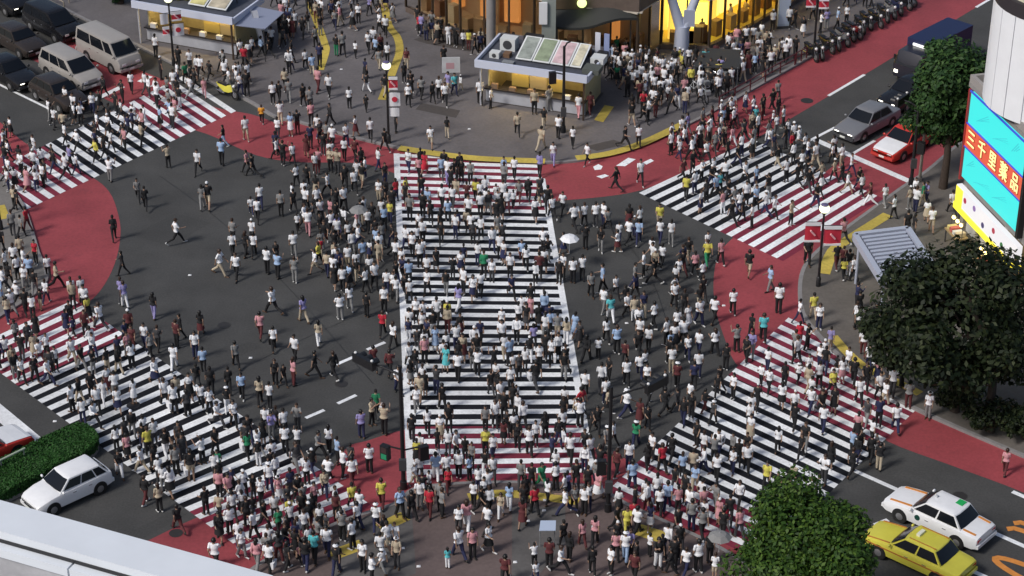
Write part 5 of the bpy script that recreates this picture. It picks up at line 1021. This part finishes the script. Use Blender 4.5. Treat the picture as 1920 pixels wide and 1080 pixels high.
# people seen singly in the photograph: x, y of mid-body, top, bottom, flags (h hat, s skirt, b bag, Y yellow bag, l long sleeves, f woman)
SEEN = '''314,290 e k;370,302 w k;415,285 b k Y;462,300 p k;472,307 k k;257,352 g k;271,368 k k l;378,367 g g f;389,365 k e h;212,425 k k l;330,432 w k Y;228,490 k k l;436,432 g k;460,455 k k;472,430 w k h;435,455 w k;475,455 w k;412,490 w e;442,497 w k;470,378 w n;65,470 r k;22,418 g d l;38,420 g k;49,408 r t;54,500 b k;105,515 e k;15,510 k k;133,540 w k;152,542 w k;226,540 v d;205,315 w g;
487,367 w n;482,392 w k;526,380 g k;550,375 k k;572,370 w k;594,370 w k;619,390 p t;630,375 k k;644,372 w k;664,338 w k;530,285 k k;555,325 w k;590,302 w t;597,298 p t;619,297 e k;632,302 e d;646,330 k k;614,342 w k;575,327 k k;548,285 w k;710,352 w e;722,352 k k l;715,392 w k;669,410 p w s;689,410 w k;557,410 w k;577,415 w p;632,430 w k;652,430 w k;645,275 w k;665,277 t k;742,352 r n;760,350 y k f;790,347 k n;796,303 r t s;852,320 k k;865,317 k k;840,322 w v;882,320 g k;910,350 w w;892,352 y k;855,352 e e;875,360 t k;945,325 g d;
500,487 w k;520,495 b k;550,455 w g;600,462 r e;630,482 w g;625,500 w g;652,480 w e;680,472 b g;710,470 e e;642,522 w k;685,522 w k;702,517 w k;725,525 w n;737,527 w k;552,503 g g;590,487 w e;517,467 k k;510,562 w k;568,577 v e;637,572 w g;597,620 e w;487,607 p t;512,630 w k b;552,652 w k;687,567 k k;720,560 w k;717,602 r k;737,625 w k;655,555 w g;590,680 k k;625,682 k k l;700,667 t k;730,675 t k l;515,695 k k f;531,695 k k;550,695 p t f;486,730 e k;505,740 w k;497,782 w k;517,780 k k;532,792 w k;557,780 g d;705,752 G k;677,792 v n;697,770 e k;720,785 e k b;747,710 w n;
1100,650 k k l;1122,645 w k;1157,635 b k;1177,570 w k;1207,567 n e;1145,575 c w;1137,615 w k;1200,615 w k;1132,560 w g;1172,657 t k;1200,680 w n;1175,695 w k;1142,690 k k f;1197,640 k k;1250,620 w k;1290,592 w w s;1312,582 w n;1270,600 w k;1340,577 w k;1282,622 w k;1290,647 w n;1311,640 w n;1341,637 w k;1310,680 w n;1257,657 k k;1260,672 w e;1270,700 t k h;1247,710 k k l;1295,735 w k;1362,665 k k;1350,705 k k l;1302,700 n k b;1382,632 g k;1410,607 k k f;1432,612 c k;1375,562 w k;1097,717 w k;1090,750 r k b;1140,747 e k s;1175,752 w n h;1217,732 w k;1247,747 k k;1270,750 d k l;1112,780 k k;1120,782 k k;1200,770 t t s;1215,777 k k;1265,550 w k;
1155,332 k k l;1201,322 w k;1037,285 w v;1101,285 w k;1055,375 w k;1011,365 k e;1027,370 k k;1287,350 y k;1180,402 k t s;1200,407 w k b;1237,402 y e;1360,320 w k;1405,490 k e;1077,405 w k;1096,400 w k;1117,400 w d;1132,400 w n;1161,432 w n;1327,470 y G;1352,470 p k;1280,490 k t;1224,477 w k;1207,495 w k;1242,475 w k;1225,507 k k;1092,500 w k;1130,522 b k;1155,532 w k;1265,532 w k;
1461,560 w k;1500,580 w n;1537,590 w n;1526,572 y e;1558,632 v e;1610,597 w k;1620,640 w t;1515,630 k k;1500,622 r t;1742,757 w g h;1681,780 w n;1705,737 g t;1602,692 k k;1625,700 k k;1675,715 w d h;1495,657 w k;1517,682 w k;1537,700 w k;1565,702 w k;1580,690 w p s;1562,715 y k;1612,732 w k;1522,727 w k;1445,520 b g;1887,860 p t;1650,852 k e;1731,362 G e;1677,385 w k;1660,362 w g;1632,362 t w;1748,410 w e;1786,377 w k;1582,430 p k;1602,502 w k;1582,480 t k;1570,478 k t;1515,470 k k;1702,418 k k;1715,420 k d;
552,35 w k;567,47 k k;530,67 d k;545,95 k k;572,107 w k;585,120 b e;630,82 k G;642,82 g k;666,85 w k;690,75 w k;700,72 w k;710,105 g e;726,97 w k;762,107 t e;832,102 k k;790,160 g k;811,170 k k l;823,162 w k;840,152 v e;852,155 c n;890,80 k k h;511,172 w k;523,170 k k;541,167 g g;581,185 g d;616,160 w k;596,150 p t;686,185 k k;490,207 o k;525,210 w e;557,227 k t l;583,212 p k;595,232 w n;618,212 k k l;666,232 w t s;694,240 w k;807,252 w e;838,235 k e;900,172 w k;920,180 w k;742,225 k k;1002,190 e k;1030,185 g g;1020,217 k e;1047,235 w k;970,230 e k;1074,252 w k;1172,255 k k;1198,252 w k;1085,197 w p;1107,192 t t;1185,212 k e b;1015,257 e e;1459,167 g k;
450,155 w w;462,157 k k;382,160 p p;347,135 G k;375,122 w k;392,125 k k;422,122 w k;450,90 w k;472,82 w k;325,150 w g;245,150 w k;137,195 w k;172,190 w n;117,225 e k;150,212 w k;418,250 k b;460,240 w e;291,85 w k;
692,857 w k;632,842 b k;657,847 d k;534,822 w k;557,822 w k;597,830 g k;616,820 w k;615,877 w k;660,880 w t;643,867 w k;715,922 y t;660,927 y k;630,947 t k;750,942 b k;772,945 k k l;705,965 w n h;740,1000 w n;726,1005 w e;660,1000 w k;716,1042 w g h;697,1066 w k;839,1035 c w f;860,1017 w n;886,1017 p k;916,1005 w k s;914,970 w k;955,927 b w;939,942 e w f;805,940 r t;829,940 g k;817,872 b w;837,875 w k;880,872 b k;860,867 w k;787,832 w k;855,832 w k;872,838 k k;947,1062 t k;875,962 p w f;860,970 w d;902,937 k k;
980,960 t t s;1060,937 w n;1096,935 w k;1122,907 p w s;1016,890 G G;977,885 g d;997,890 k k;1042,862 w n;1035,835 n k;1069,837 w k;1125,867 k k b;1157,865 t k;1180,852 w n;1186,890 b n;1215,852 k k l;1242,857 r k;1280,870 b k;1300,867 e d;1057,997 k k;1068,1022 k k l;1092,995 p t f;1116,992 p k b;1111,1047 k k l;1146,1047 w k f;1173,1022 w b h;1157,970 k k;1158,997 k k h;1176,972 y y;1195,975 w k;1220,965 n w s;1252,927 b n;1237,935 w k;1272,935 p k;1287,1047 w n;1310,1042 w k;1341,1058 w e;1002,1032 w k;1005,1060 w n;1030,1035 t k;1052,1045 w k;1190,1062 t k;1235,1035 k w;1317,920 w k;1320,935 p t;1320,957 w G;1272,972 k k;1387,980 p d;
232,550 v w;287,570 k v;375,602 k t s;337,610 k k l;330,625 t k;365,645 w n;380,672 b k;441,662 g k;394,712 k k f;428,710 k k l;452,720 b k;241,605 t k h;270,627 w n;295,630 d k;325,665 w w;247,632 t t;135,552 e k;157,557 w k;332,967 k t;297,930 e k;271,915 k t l;402,1035 w k;305,892 w g;407,860 G k;277,827 y k;222,865 k w;410,905 p k;430,972 w k;447,1000 w n;410,945 e k;435,945 w k'''
FILL = [  # polygon, wanted count, headings (pixel direction of walking), both ways
 ([(0, 262), (60, 222), (200, 178), (330, 140), (395, 185), (300, 262), (215, 300), (150, 330), (90, 360), (0, 372)], 92, (400, -190)), ([(0, 262), (60, 300), (100, 330), (40, 395), (0, 420)], 12, None), ([(0, 470), (85, 500), (140, 560), (0, 610)], 22, None),
 ([(0, 590), (140, 575), (540, 838), (690, 955), (640, 985), (480, 1062), (420, 1030), (0, 690)], 170, (560, 388)),
 ([(744, 310), (1015, 330), (1110, 885), (772, 900)], 262, (10, 300)), ([(1030, 400), (1260, 430), (1330, 460), (1330, 560), (1240, 790), (1130, 900), (1110, 870), (1040, 500)], 62, None),
 ([(560, 400), (740, 380), (752, 570), (610, 545)], 55, None), ([(500, 240), (735, 272), (735, 345), (560, 400), (520, 330)], 30, None),
 ([(1240, 350), (1430, 268), (1545, 300), (1600, 360), (1450, 445), (1330, 415)], 62, (260, 120)), ([(1225, 275), (1440, 190), (1480, 235), (1300, 318)], 62, (260, 120)),
 ([(1440, 620), (1545, 660), (1690, 765), (1640, 880), (1400, 1020), (1160, 915), (1290, 785)], 105, (-330, 315)),
 ([(500, 985), (700, 950), (760, 1078), (480, 1078)], 40, None), ([(775, 900), (1130, 900), (1130, 965), (780, 965)], 34, None), ([(1160, 930), (1370, 960), (1385, 1078), (1150, 1078)], 32, None),
 ([(1150, 100), (1250, 125), (1330, 110), (1420, 60), (1500, 10), (1515, 100), (1345, 190), (1290, 215), (1180, 238)], 160, None), ([(1115, 118), (1200, 125), (1180, 175), (1150, 160)], 30, None),
 ([(450, 70), (520, 5), (720, -5), (740, 40), (700, 60), (560, 60), (500, 120), (450, 130)], 70, None), ([(770, 45), (870, 90), (1000, 110), (900, 104), (790, 75)], 30, None), ([(330, 128), (480, 140), (480, 190), (400, 165)], 16, None),
 ([(1560, 490), (1640, 550), (1650, 640), (1575, 600)], 9, None), ([(1600, 680), (1690, 725), (1650, 790)], 10, None), ([(1700, 360), (1790, 380), (1760, 430), (1690, 400)], 7, None), ([(1310, 60), (1400, 30), (1400, 70), (1320, 92)], 5, None),
 ([(1430, 240), (1560, 290), (1640, 370), (1600, 380), (1440, 300)], 26, (260, 120)), ([(480, 60), (760, 30), (870, 100), (870, 230), (640, 240), (500, 190)], 30, None), ([(1420, 70), (1500, 20), (1640, -60), (1690, -20), (1520, 95)], 30, None), ([(130, 60), (260, 20), (300, 110), (280, 120)], 0, None)]
BLOCK = [[(893, 110), (1110, 150), (1150, 215), (1098, 232), (890, 200)], [(258, 60), (500, 60), (450, 118), (258, 88)], [(1655, 205), (1760, 205), (1760, 300), (1655, 300)], [(1560, 210), (1690, 190), (1650, 270), (1570, 270)], [(140, 60), (275, 60), (275, 140), (140, 140)], [(70, 90), (196, 90), (196, 170), (70, 170)], [(50, 860), (215, 860), (215, 975), (50, 975)], [(1640, 960), (1860, 960), (1860, 1080), (1640, 1080)], [(1610, 500), (1760, 460), (1760, 560), (1610, 560)]]
def on_pave(x, y): return any(inside((x, y), p) for p in (P_TOP, P_LEFT, P_RIGHT, P_BOT))
people = []; grid = {}
def free(g, r):
    for i in (-1, 0, 1):
        for j in (-1, 0, 1):
            for q in grid.get((int(g.x // 1 + i), int(g.y // 1 + j)), ()):
                if (q - g).length < r: return False
    return True
def keep(px, py, top, bot, fl, hd_=None):
    z = PZ if on_pave(px, py) else 0.0; g = G(px, py, z)
    grid.setdefault((int(g.x // 1), int(g.y // 1)), []).append(g.copy()); grid[(int(g.x // 1), int(g.y // 1))][-1].z = z
    people.append(dict(px=px, py=py, g=g, top=top, bot=bot, fl=fl, h=hd_))
for it in SEEN.replace('\n', '').split(';'):
    a = it.split(); x, y = map(float, a[0].split(',')); fl = ''.join(a[3:])
    for _ in range(3):                       # mid-body pixel -> feet
        g = G(x, y, .82)
    fx, fy = PX((g.x, g.y, 0)); keep(fx, fy, a[1], a[2], fl)
TOPS = 'w' * 100 + 'k' * 66 + 'd' * 8 + 'g' * 10 + 'b' * 9 + 'e' * 11 + 'p' * 5 + 'n' * 9 + 'r' * 2 + 't' * 3 + 'y' * 2 + 'G' * 1 + 'v' * 3 + 'c' * 1
BOTS = 'k' * 66 + 'n' * 14 + 'd' * 10 + 'e' * 8 + 'g' * 6 + 't' * 5 + 'w' * 5
for poly, cnt, dr in FILL:
    xs = [p[0] for p in poly]; ys = [p[1] for p in poly]; done = 0; tries = 0
    cnt = int(cnt * .74)
    while done < cnt and tries < cnt * 60:
        tries += 1; x, y = rnd.uniform(min(xs), max(xs)), rnd.uniform(min(ys), max(ys))
        if not inside((x, y), poly) or any(inside((x, y), b) for b in BLOCK): continue
        g = G(x, y)
        if not free(g, .46) or mnoise.noise(Vector((g.x * .42, g.y * .42, 3.3))) < rnd.uniform(-.55, .2): continue
        fl = ('h' if rnd.random() < .07 else '') + ('s' if rnd.random() < .14 else '') + ('b' if rnd.random() < .1 else '') + ('l' if rnd.random() < .15 else '') + ('f' if rnd.random() < .3 else '')
        hh = None
        if dr:
            m_ = rnd.choice((-1, 1)); d2 = G(960 + dr[0] * .1 * m_, 540 + dr[1] * .1 * m_) - G(960, 540); hh = math.atan2(d2.y, d2.x) - math.pi / 2 + rnd.gauss(0, .25)
        keep(x, y, rnd.choice(TOPS), rnd.choice(BOTS), fl, hh); done += 1
for p in people:
    if p['h'] is None: p['h'] = rnd.choice((0, 0, 0, math.pi, rnd.uniform(0, 6.28), rnd.uniform(-1.3, 1.3))) + rnd.gauss(0, .3)
    fem = 's' in p['fl'] or 'f' in p['fl'] or (rnd.random() < .2)
    mov = rnd.random() < .72
    p['pose'] = rnd.choice(['fstride', 'fstride2', 'fbag'] if mov else ['fstand']) if fem else rnd.choice(['stride', 'stride2', 'stroll', 'stroll', 'hurry'] if mov else ['stand', 'phone', 'talk', 'lookup'])
    p['sc'] = (rnd.gauss(.985, .045) if not fem else rnd.gauss(.93, .04)) * (.925 if rnd.random() > .03 else .72)
    if p['top'] == 'w' and p['bot'] == 'w' and rnd.random() < .7: p['bot'] = 'n'
    p['fem'] = fem; p['wd'] = rnd.gauss(1.03, .07)
    if 's' in p['fl'] and p['top'] != 'w' and rnd.random() < .4: p['bot'] = p['top']
    p['shorts'] = (not fem and 'e' == p['bot'] and rnd.random() < .5)
    p['hpx'] = p['py'] - PX((p['g'].x, p['g'].y, p['g'].z + 1.65))[1]
# how much of each shows: its size, less what stands in front of it
order = sorted(people, key=lambda p: -p['py'])
for p in order:
    cov = 0
    for q in people:
        if q is p or q['py'] <= p['py'] or abs(q['px'] - p['px']) > 18: continue
        dy = q['py'] - p['py']
        if dy < p['hpx']: cov += (1 - abs(q['px'] - p['px']) / 18) * (1 - dy / p['hpx'])
    inframe = 0 <= p['px'] <= 1920 and p['py'] - p['hpx'] * .6 < 1080 and p['py'] > 4
    p['score'] = p['hpx'] ** 2 * max(.12, 1 - .8 * cov) * (1 if inframe else .02)
order.sort(key=lambda p: -p['score']); solo = order[:300]; mass = order[300:]

# where each one is, in words
ZONES = [([(739, 285), (1020, 300), (1065, 560), (758, 560)], 'far up the central crossing'), ([(758, 560), (1065, 560), (1118, 905), (765, 905)], 'low on the central crossing'),
 ([(-60, 655), (140, 560), (420, 757), (205, 850)], 'high on the lower-left crossing'), ([(205, 850), (420, 757), (700, 950), (468, 1042)], 'low on the lower-left crossing'),
 ([(1478, 590), (1770, 728), (1630, 860), (1310, 755)], 'high on the lower-right crossing'), ([(1310, 755), (1630, 860), (1424, 1050), (1140, 920)], 'low on the lower-right crossing'),
 ([(-60, 340), (352, 135), (460, 205), (48, 396)], 'on the upper-left crossing'), ([(1195, 362), (1412, 258), (1660, 372), (1468, 492)], 'on the upper-right crossing'),
 (P_BOT, None), (P_RIGHT, None), (P_LEFT, 'on the left side pavement'), (P_TOP, None)]
def zone(x, y):
    for poly, nm in ZONES:
        if inside((x, y), poly):
            if nm: return nm
            if poly is P_BOT: return 'near the leafy plaza tree' if x > 1140 else ('at the brown plaza front edge' if y < 985 else ('on the open brown plaza' if x > 770 else 'on the lower-left plaza corner'))
            if poly is P_RIGHT: return 'on the pavement by the dark tree' if y > 480 else 'on the pavement by the screens'
            return 'by the middle kiosk' if 880 < x < 1180 else ('by the upper bicycles' if x >= 1180 else ('by the upper plaza lamp post' if x > 640 else 'near the first kiosk'))
    if y > 780 and x < 400: return 'near the white hatchback'
    if x < 480: return 'on the open left asphalt'
    if x < 745: return 'near the four white dashes' if y > 560 else 'left of the central crossing'
    if x > 1640: return 'on the lower-right red lane'
    if x > 1330: return 'on the right red corner'
    if x > 1040: return 'right of the upper central crossing' if y < 560 else 'right of the lower central crossing'
    return 'at the end of the central crossing'
def what(p):
    fl = p['fl']; top, bot = CLO[p['top']][0], CLO[p['bot']][0]
    if 's' in fl: b = f'{bot} skirt'
    else: b = f'{bot} shorts' if p['shorts'] else f'{bot} trousers'
    hat = ' and white hat' if 'h' in fl else ''
    w = f'person in {top} {"jacket" if "l" in fl else "top"}, {b}{hat}'
    return w
seen = {}
for p in solo:
    p['zone'] = zone(p['px'], p['py']); seen.setdefault((what(p), p['zone']), []).append(p)
for (w, z), ps in seen.items():
    if len(ps) == 1: ps[0]['label'] = f'{w} {z}'
    else:
        vs = {}
        for p in ps: vs.setdefault(PD[p['pose']]['v'], []).append(p)
        for v, qs in vs.items():
            if len(qs) == 1 and len(vs) > 1: qs[0]['label'] = f'{v} {w} {z}'
            else:
                qs.sort(key=lambda p: p['px'])
                for i, p in enumerate(qs):
                    pos = {0: 'leftmost', len(qs) - 1: 'rightmost'}.get(i, f'{ORD[i]}-from-left')
                    p['label'] = f'{pos} {v} {w} {z}' if len(f'{pos} {v} {w} {z}'.split()) <= 16 else f'{pos} {w} {z}'
def person(p):
    d = PD[p['pose']]; o = link('person', d['meshes']['body']); sc = p['sc']
    o.location = p['g']; o.rotation_euler.z = p['h']; o.scale = (sc * p['wd'], sc * p['wd'], sc)
    tag(o, p['label'], 'person', 'people crossing and waiting')
    def sm(ob, m, i=0): ob.material_slots[i].link = 'OBJECT'; ob.material_slots[i].material = m; return ob
    sm(o, rnd.choice(SKIN))
    sm(link('shirt' if 'l' not in p['fl'] else 'jacket', d['meshes']['shirt_long' if 'l' in p['fl'] else 'shirt_short'], o), CM[p['top']])
    if 's' in p['fl']: sm(link('skirt', d['meshes']['skirt'], o), CM[p['bot']])
    else: sm(link('shorts' if p['shorts'] else 'trousers', d['meshes']['shorts' if p['shorts'] else 'trousers'], o), CM[p['bot']])
    sm(link('hair', d['meshes']['hair_long' if p['fem'] and rnd.random() < .75 else 'hair_short'], o), rnd.choice(HAIR + HAIR[:1]))
    sq = rnd.choice(SHOE)
    for q in ('shoe_a', 'shoe_b'): sm(link('shoe', d['meshes'][q], o), sq)
    if 'h' in p['fl']: sm(link('hat', d['meshes']['hat'], o), CM['w'])
    return o
mbag = MB(); mbag.add([(-.17, -.05, -.42), (.17, -.05, -.42), (.17, .05, -.42), (-.17, .05, -.42), (-.19, -.07, -.1), (.19, -.07, -.1), (.19, .07, -.1), (-.19, .07, -.1)], [(0, 3, 2, 1), (4, 5, 6, 7), (0, 1, 5, 4), (1, 2, 6, 5), (2, 3, 7, 6), (3, 0, 4, 7)]); bag_me = mbag.mesh('bag'); bag_me.materials.append(None)
mh = MB()
mh.path([(-.09, .0, -.1), (-.06, 0, 0), (.06, 0, 0), (.09, 0, -.1)], .012, 5); handle_me = mh.mesh('bag_handle'); handle_me.materials.append(None)
bag_seen = {}
for p in solo:
    o = person(p)
    if 'b' in p['fl'] or 'Y' in p['fl']:
        h = PD[p['pose']]['hands'][0]; wpos = Matrix.Translation(p['g']) @ Matrix.Rotation(p['h'], 4, 'Z') @ Matrix.Scale(p['sc'], 4) @ h
        kind = 'yellow' if 'Y' in p['fl'] else ('white' if p['top'] != 'w' or rnd.random() < .6 else 'black')
        b = link('shopping_bag', bag_me); b.location = wpos; b.rotation_euler.z = p['h'] + math.pi / 2; m = CM[{'yellow': 'y', 'white': 'w', 'black': 'k'}[kind]]
        b.material_slots[0].link = 'OBJECT'; b.material_slots[0].material = m
        hh = link('handle', handle_me, b); hh.material_slots[0].link = 'OBJECT'; hh.material_slots[0].material = m
        lb = f'{kind} shopping bag carried by person in {CLO[p["top"]][0]} {p["zone"]}'
        bag_seen.setdefault(lb, []).append((p['px'], b))
for lb, bs in bag_seen.items():
    bs.sort(key=lambda t: t[0])
    for i, (x, b) in enumerate(bs): tag(b, lb if len(bs) == 1 else ['leftmost ', 'rightmost '][i == len(bs) - 1] + lb if i in (0, len(bs) - 1) else ORD[i] + '-from-left ' + lb, 'bag', 'shopping bags in hands')
# parasols
def parasol(px, py, label, m, r=.5):
    g = G(px, py, 2.0); near = min(solo, key=lambda p: (p['g'] - Vector((g.x, g.y, 0))).length); base = near['g'].copy() if (near['g'] - Vector((g.x, g.y, 0))).length < .8 else Vector((g.x, g.y, 0)) 
    t = thing('parasol', label, 'parasol', (g.x, g.y, 1.05), 0, 'open parasols')
    n = 8; mb = MB(); vs = [(0, 0, .98)]
    for rr, z in ((.55 * r, .93), (r, .76)):
        for i in range(n): a = 2 * math.pi * i / n; vs.append((rr * math.cos(a), rr * math.sin(a), z))
    mb.add(vs, [(0, 1 + i, 1 + (i + 1) % n) for i in range(n)] + [(1 + i, 1 + n + i, 1 + n + (i + 1) % n, 1 + (i + 1) % n) for i in range(n)]); mb.build('canopy', m, t)
    mb = MB(); mb.tube((0, 0, 0), (0, 0, 1.03), .012, n=6); mb.build('shaft', LGREY, t)
parasol(1068, 442, 'white open parasol beyond the far half of the central crossing', CM['w']); parasol(672, 388, 'grey open parasol beside the upper central crossing', CM['g']); parasol(1350, 1000, 'grey open parasol near the leafy tree', CM['g'])

# the far and hidden rest of the crowd: one mass
Vs, Ts, Cs = [], [], []; base = 0
cr = np.random.default_rng(3)
for p in mass:
    d = PD[p['pose']]; V, T, reg = d['low']; c, s = math.cos(p['h']), math.sin(p['h']); sc = p['sc']
    M = np.array([[c * p['wd'], -s * p['wd'], 0], [s * p['wd'], c * p['wd'], 0], [0, 0, 1]]) * sc; W_v = V @ M.T + np.array(p['g'])
    col = np.tile(np.array((.32, .2, .14)), (len(V), 1))
    hair = (.006, .005, .005) if cr.random() < .75 else (.03, .014, .008)
    col[reg['hair_long' if p['fem'] else 'hair_short']] = hair
    tp, bt = np.array(CLO[p['top']][1]) * cr.uniform(.85, 1.08), np.array(CLO[p['bot']][1]) * cr.uniform(.85, 1.2)
    col[reg['shorts' if p['shorts'] or 's' in p['fl'] else 'trousers']] = bt
    col[reg['shirt_long' if 'l' in p['fl'] else 'shirt_short']] = tp; col[reg['shoes']] = (.01, .01, .01) if cr.random() < .7 else (.5, .5, .5)
    if 'h' in p['fl']: col[(V[:, 2] > V[:, 2].max() - .1)] = (.72, .73, .75)
    Vs.append(W_v); Ts.append(T + base); Cs.append(col); base += len(V)
    if 's' in p['fl']:
        sv, sf = d['skirt_raw']; sv = np.array(sv) @ M.T + np.array(p['g']); tri = np.array([t for f in sf for t in ((f[0], f[1], f[2]), (f[0], f[2], f[3]))])
        Vs.append(sv); Ts.append(tri + base); Cs.append(np.tile(bt, (len(sv), 1))); base += len(sv)
V = np.concatenate(Vs); T = np.concatenate(Ts).astype(np.int32); Cc = np.concatenate(Cs)
me = bpy.data.meshes.new('crowd'); me.vertices.add(len(V)); me.vertices.foreach_set('co', V.ravel()); me.loops.add(len(T) * 3); me.loops.foreach_set('vertex_index', T.ravel()); me.polygons.add(len(T)); me.polygons.foreach_set('loop_start', np.arange(0, len(T) * 3, 3, dtype=np.int32)); me.update(calc_edges=True)
at = me.color_attributes.new('wear', 'FLOAT_COLOR', 'POINT'); at.data.foreach_set('color', np.concatenate([Cc, np.ones((len(Cc), 1))], 1).astype(np.float32).ravel())
me.polygons.foreach_set('use_smooth', [True] * len(me.polygons))
cm_ = bpy.data.materials.new('crowd_clothes'); cm_.use_nodes = True; nt = cm_.node_tree; a = nt.nodes.new('ShaderNodeAttribute'); a.attribute_name = 'wear'; nt.links.new(a.outputs['Color'], nt.nodes['Principled BSDF'].inputs['Base Color']); nt.nodes['Principled BSDF'].inputs['Roughness'].default_value = .8
me.materials.append(cm_); tag(link('crowd', me), 'dense summer crowd filling the far crossings and the upper plaza', 'crowd', kind='stuff')
SCRAP = ['white paper scrap alone in the middle of the open left asphalt', 'white paper scrap beside the person in grey above the white dashes', 'white paper scrap near the tip of the thick white stop line', 'white paper scrap on the asphalt just before the right red corner', 'white paper scrap at the rim of the right red corner',
 'white paper scrap on the brown plaza below the first tactile patch', 'white paper scrap lowest on the grey part of the plaza', 'white paper scrap just below the plaza tactile strip', 'white paper scrap touching the plaza tactile strip', 'white paper scrap beside the person in the maroon skirt on the plaza', 'white paper scrap at the bottom edge of the brown plaza', 'white paper scrap at the foot of the slim signal pole', 'white paper scrap on the asphalt right of the central crossing', 'white paper scrap on the upper plaza before the disc-banner lamp post', 'white paper scrap furthest up the upper plaza, between the tactile strips', 'white paper scrap in front of the middle kiosk']
# litter: small white scraps on the ground
for i, (x, y) in enumerate(((356, 516), (470, 671), (103, 790), (1285, 565), (1357, 573), (755, 1028), (785, 1062), (1020, 957), (1022, 938), (990, 977), (966, 1054), (1153, 939), (1175, 606), (690, 155), (640, 130), (880, 242))):
    z = PZ if on_pave(x, y) else 0.0; mb = MB(); r_ = .09
    mb.add([(-r_, -r_, .005), (r_, -r_ * .7, .005), (r_ * .8, r_, .005), (-r_ * .9, r_ * .8, .005), (0, 0, .05)], [(0, 1, 4), (1, 2, 4), (2, 3, 4), (3, 0, 4), (3, 2, 1, 0)])
    o = mb.build('paper_scrap', mat('paper', (.75, .76, .78), .8), None, loc=G(x, y, z) + Vector((0, 0, .006)))
    tag(o, SCRAP[i], 'litter', 'paper scraps on the ground')
print('people', len(people), 'crowd tris', len(T))
